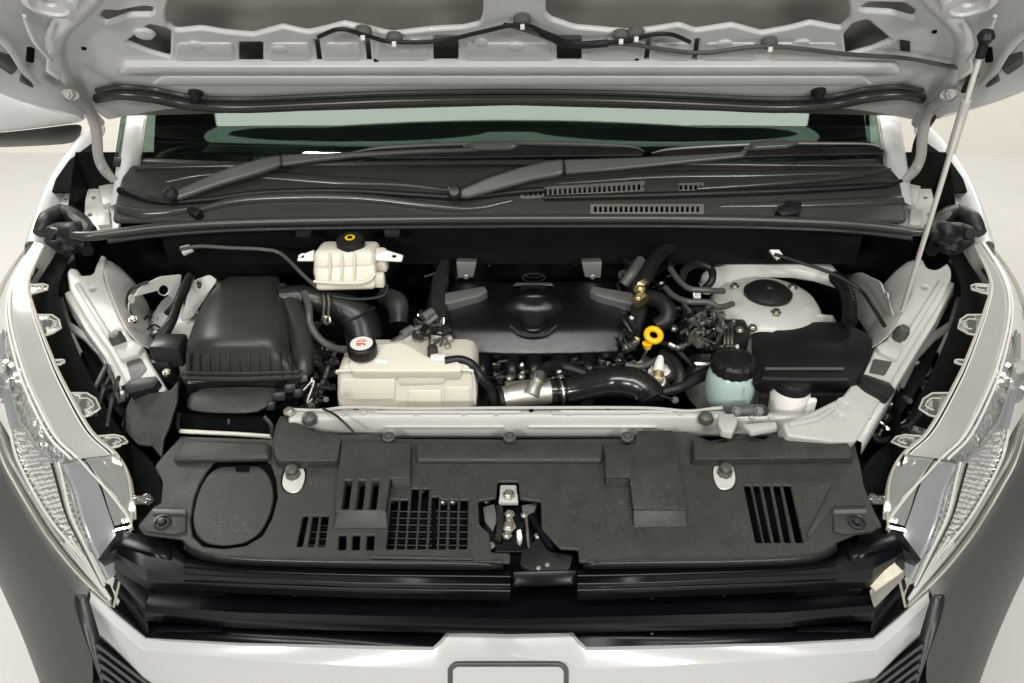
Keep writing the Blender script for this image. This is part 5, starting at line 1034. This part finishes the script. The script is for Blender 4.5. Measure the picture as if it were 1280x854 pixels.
# side mirror
mr = thing('side_mirror', (-1.25, 2.0, 1.2), 'white side mirror with black lower housing at the left edge', 'mirror')
strip_ = lambda nm, rows_, mt, sub=2: loft(nm, [[Y(x, y, d) for x, y, d in r] for r in rows_], mt, mr, sub=sub, sharp=0, solid=.004)
strip_('cap', [[(-60, 60, 2.05), (0, 60, 2.05), (70, 80, 2.05), (100, 110, 2.08)], [(-60, 100, 1.98), (0, 100, 1.98), (75, 110, 1.98), (106, 130, 2.04)], [(-60, 150, 1.95), (0, 150, 1.95), (75, 144, 1.96), (108, 146, 2.02)], [(-60, 168, 1.96), (0, 166, 1.96), (75, 156, 1.97), (106, 152, 2.02)]], 'white')
strip_('housing', [[(-60, 168, 1.955), (0, 166, 1.955), (75, 156, 1.965), (106, 152, 2.015)], [(-60, 178, 1.96), (0, 176, 1.96), (70, 172, 1.97), (102, 166, 2.02)], [(-60, 184, 2.02), (0, 184, 2.02), (70, 181, 2.02), (98, 178, 2.05)]], 'plas2')

# ================================================================ WIRING AND SMALL PLUMBING round the engine
def harness(label, cells, base, n, zr, kind='wiring'):
    t = thing('wiring_harness', base, label, kind)
    for k in range(n):
        x0, y0, x1, y1 = random.choice(cells)
        p = [(random.uniform(x0, x1), random.uniform(y0, y1)) for _ in range(2)]
        za, zb_ = random.uniform(*zr), random.uniform(*zr)
        A, B = Z(*p[0], za), Z(*p[1], zb_)
        if (A-B).length > .12: B = A+(B-A).normalized()*.12
        q = Vector((random.uniform(-.02, .02), random.uniform(-.02, .02), random.uniform(0, .02)))
        r = random.choice([.0022, .003, .004, .0055])
        m_ = random.choice(['rub', 'rub', 'rub', 'plas2', 'rubg', 'steel'])
        pts = cat([A, A.lerp(B, .35)+q, A.lerp(B, .7)-q*.4, B], 6)
        tube('wire', pts, r, m_, t, n=7, smooth=False)
        if r > .0035:
            for j in range(2, len(pts)-2, 3): tube('tape_band', [pts[j], pts[j].lerp(pts[j+1], .5)], r*1.25, random.choice(['plas2', 'rubg', 'rub']), t, n=7, smooth=False)
        c_ = random.random()
        R3 = Matrix.Rotation(random.uniform(0, 3), 3, 'Z') @ Matrix.Rotation(random.uniform(-.5, .5), 3, 'X')
        if c_ < .3:
            box('connector', B, (.022, .014, .014), random.choice(['plas2', 'rubg', 'gunmetal', 'plas2']), t, bevel=.002, rot=R3)
            box('connector_clip', B+Vector((0, -.004, .009)), (.008, .006, .004), random.choice(['wprint', 'gunmetal', 'plas2']), t, bevel=.001, rot=R3)
        elif c_ < .5: bolt('bolt', A, random.uniform(.004, .006), t, (random.uniform(-.4, .4), -.4, 1), random.choice(['steel', 'alu', 'gunmetal']))
        elif c_ < .62: box('bracket', A, (.03, .012, .005), random.choice(['alu', 'steel', 'plas2']), t, bevel=.001, rot=R3)
    return t
harness('tangle of dark wires and plugs between the engine cover and the strut tower', [(782, 300, 850, 360), (835, 380, 930, 440), (850, 385, 905, 430), (770, 330, 800, 440)], Z(850, 420, .98), 60, (1.02, 1.10))
harness('dark wires and unions under the front edge of the engine cover', [(600, 450, 720, 475), (705, 448, 800, 470), (770, 440, 850, 500)], Z(700, 470, .95), 46, (.97, 1.01))
harness('wire plugs stacked along the left end of the engine cover', [(536, 388, 562, 445), (520, 395, 560, 420)], Z(550, 430, .98), 20, (1.04, 1.08))
harness('loose wires in the dark corner below the left rail', [(120, 440, 205, 505), (150, 380, 215, 460)], Z(160, 480, .95), 22, (.96, 1.04))
harness('wires in the dark corner beside the right headlight', [(1085, 480, 1150, 560), (1095, 420, 1160, 500)], Z(1110, 500, .9), 22, (.93, 1.0))
harness('wires and clips between the air filter box and coolant reservoir', [(372, 400, 425, 500), (345, 470, 420, 515)], Z(395, 470, .95), 26, (.97, 1.05))
harness('thin lines running along the shaded firewall', [(500, 300, 640, 360), (640, 295, 800, 330)], Y(640, 330, 1.6), 20, (1.0, 1.08))
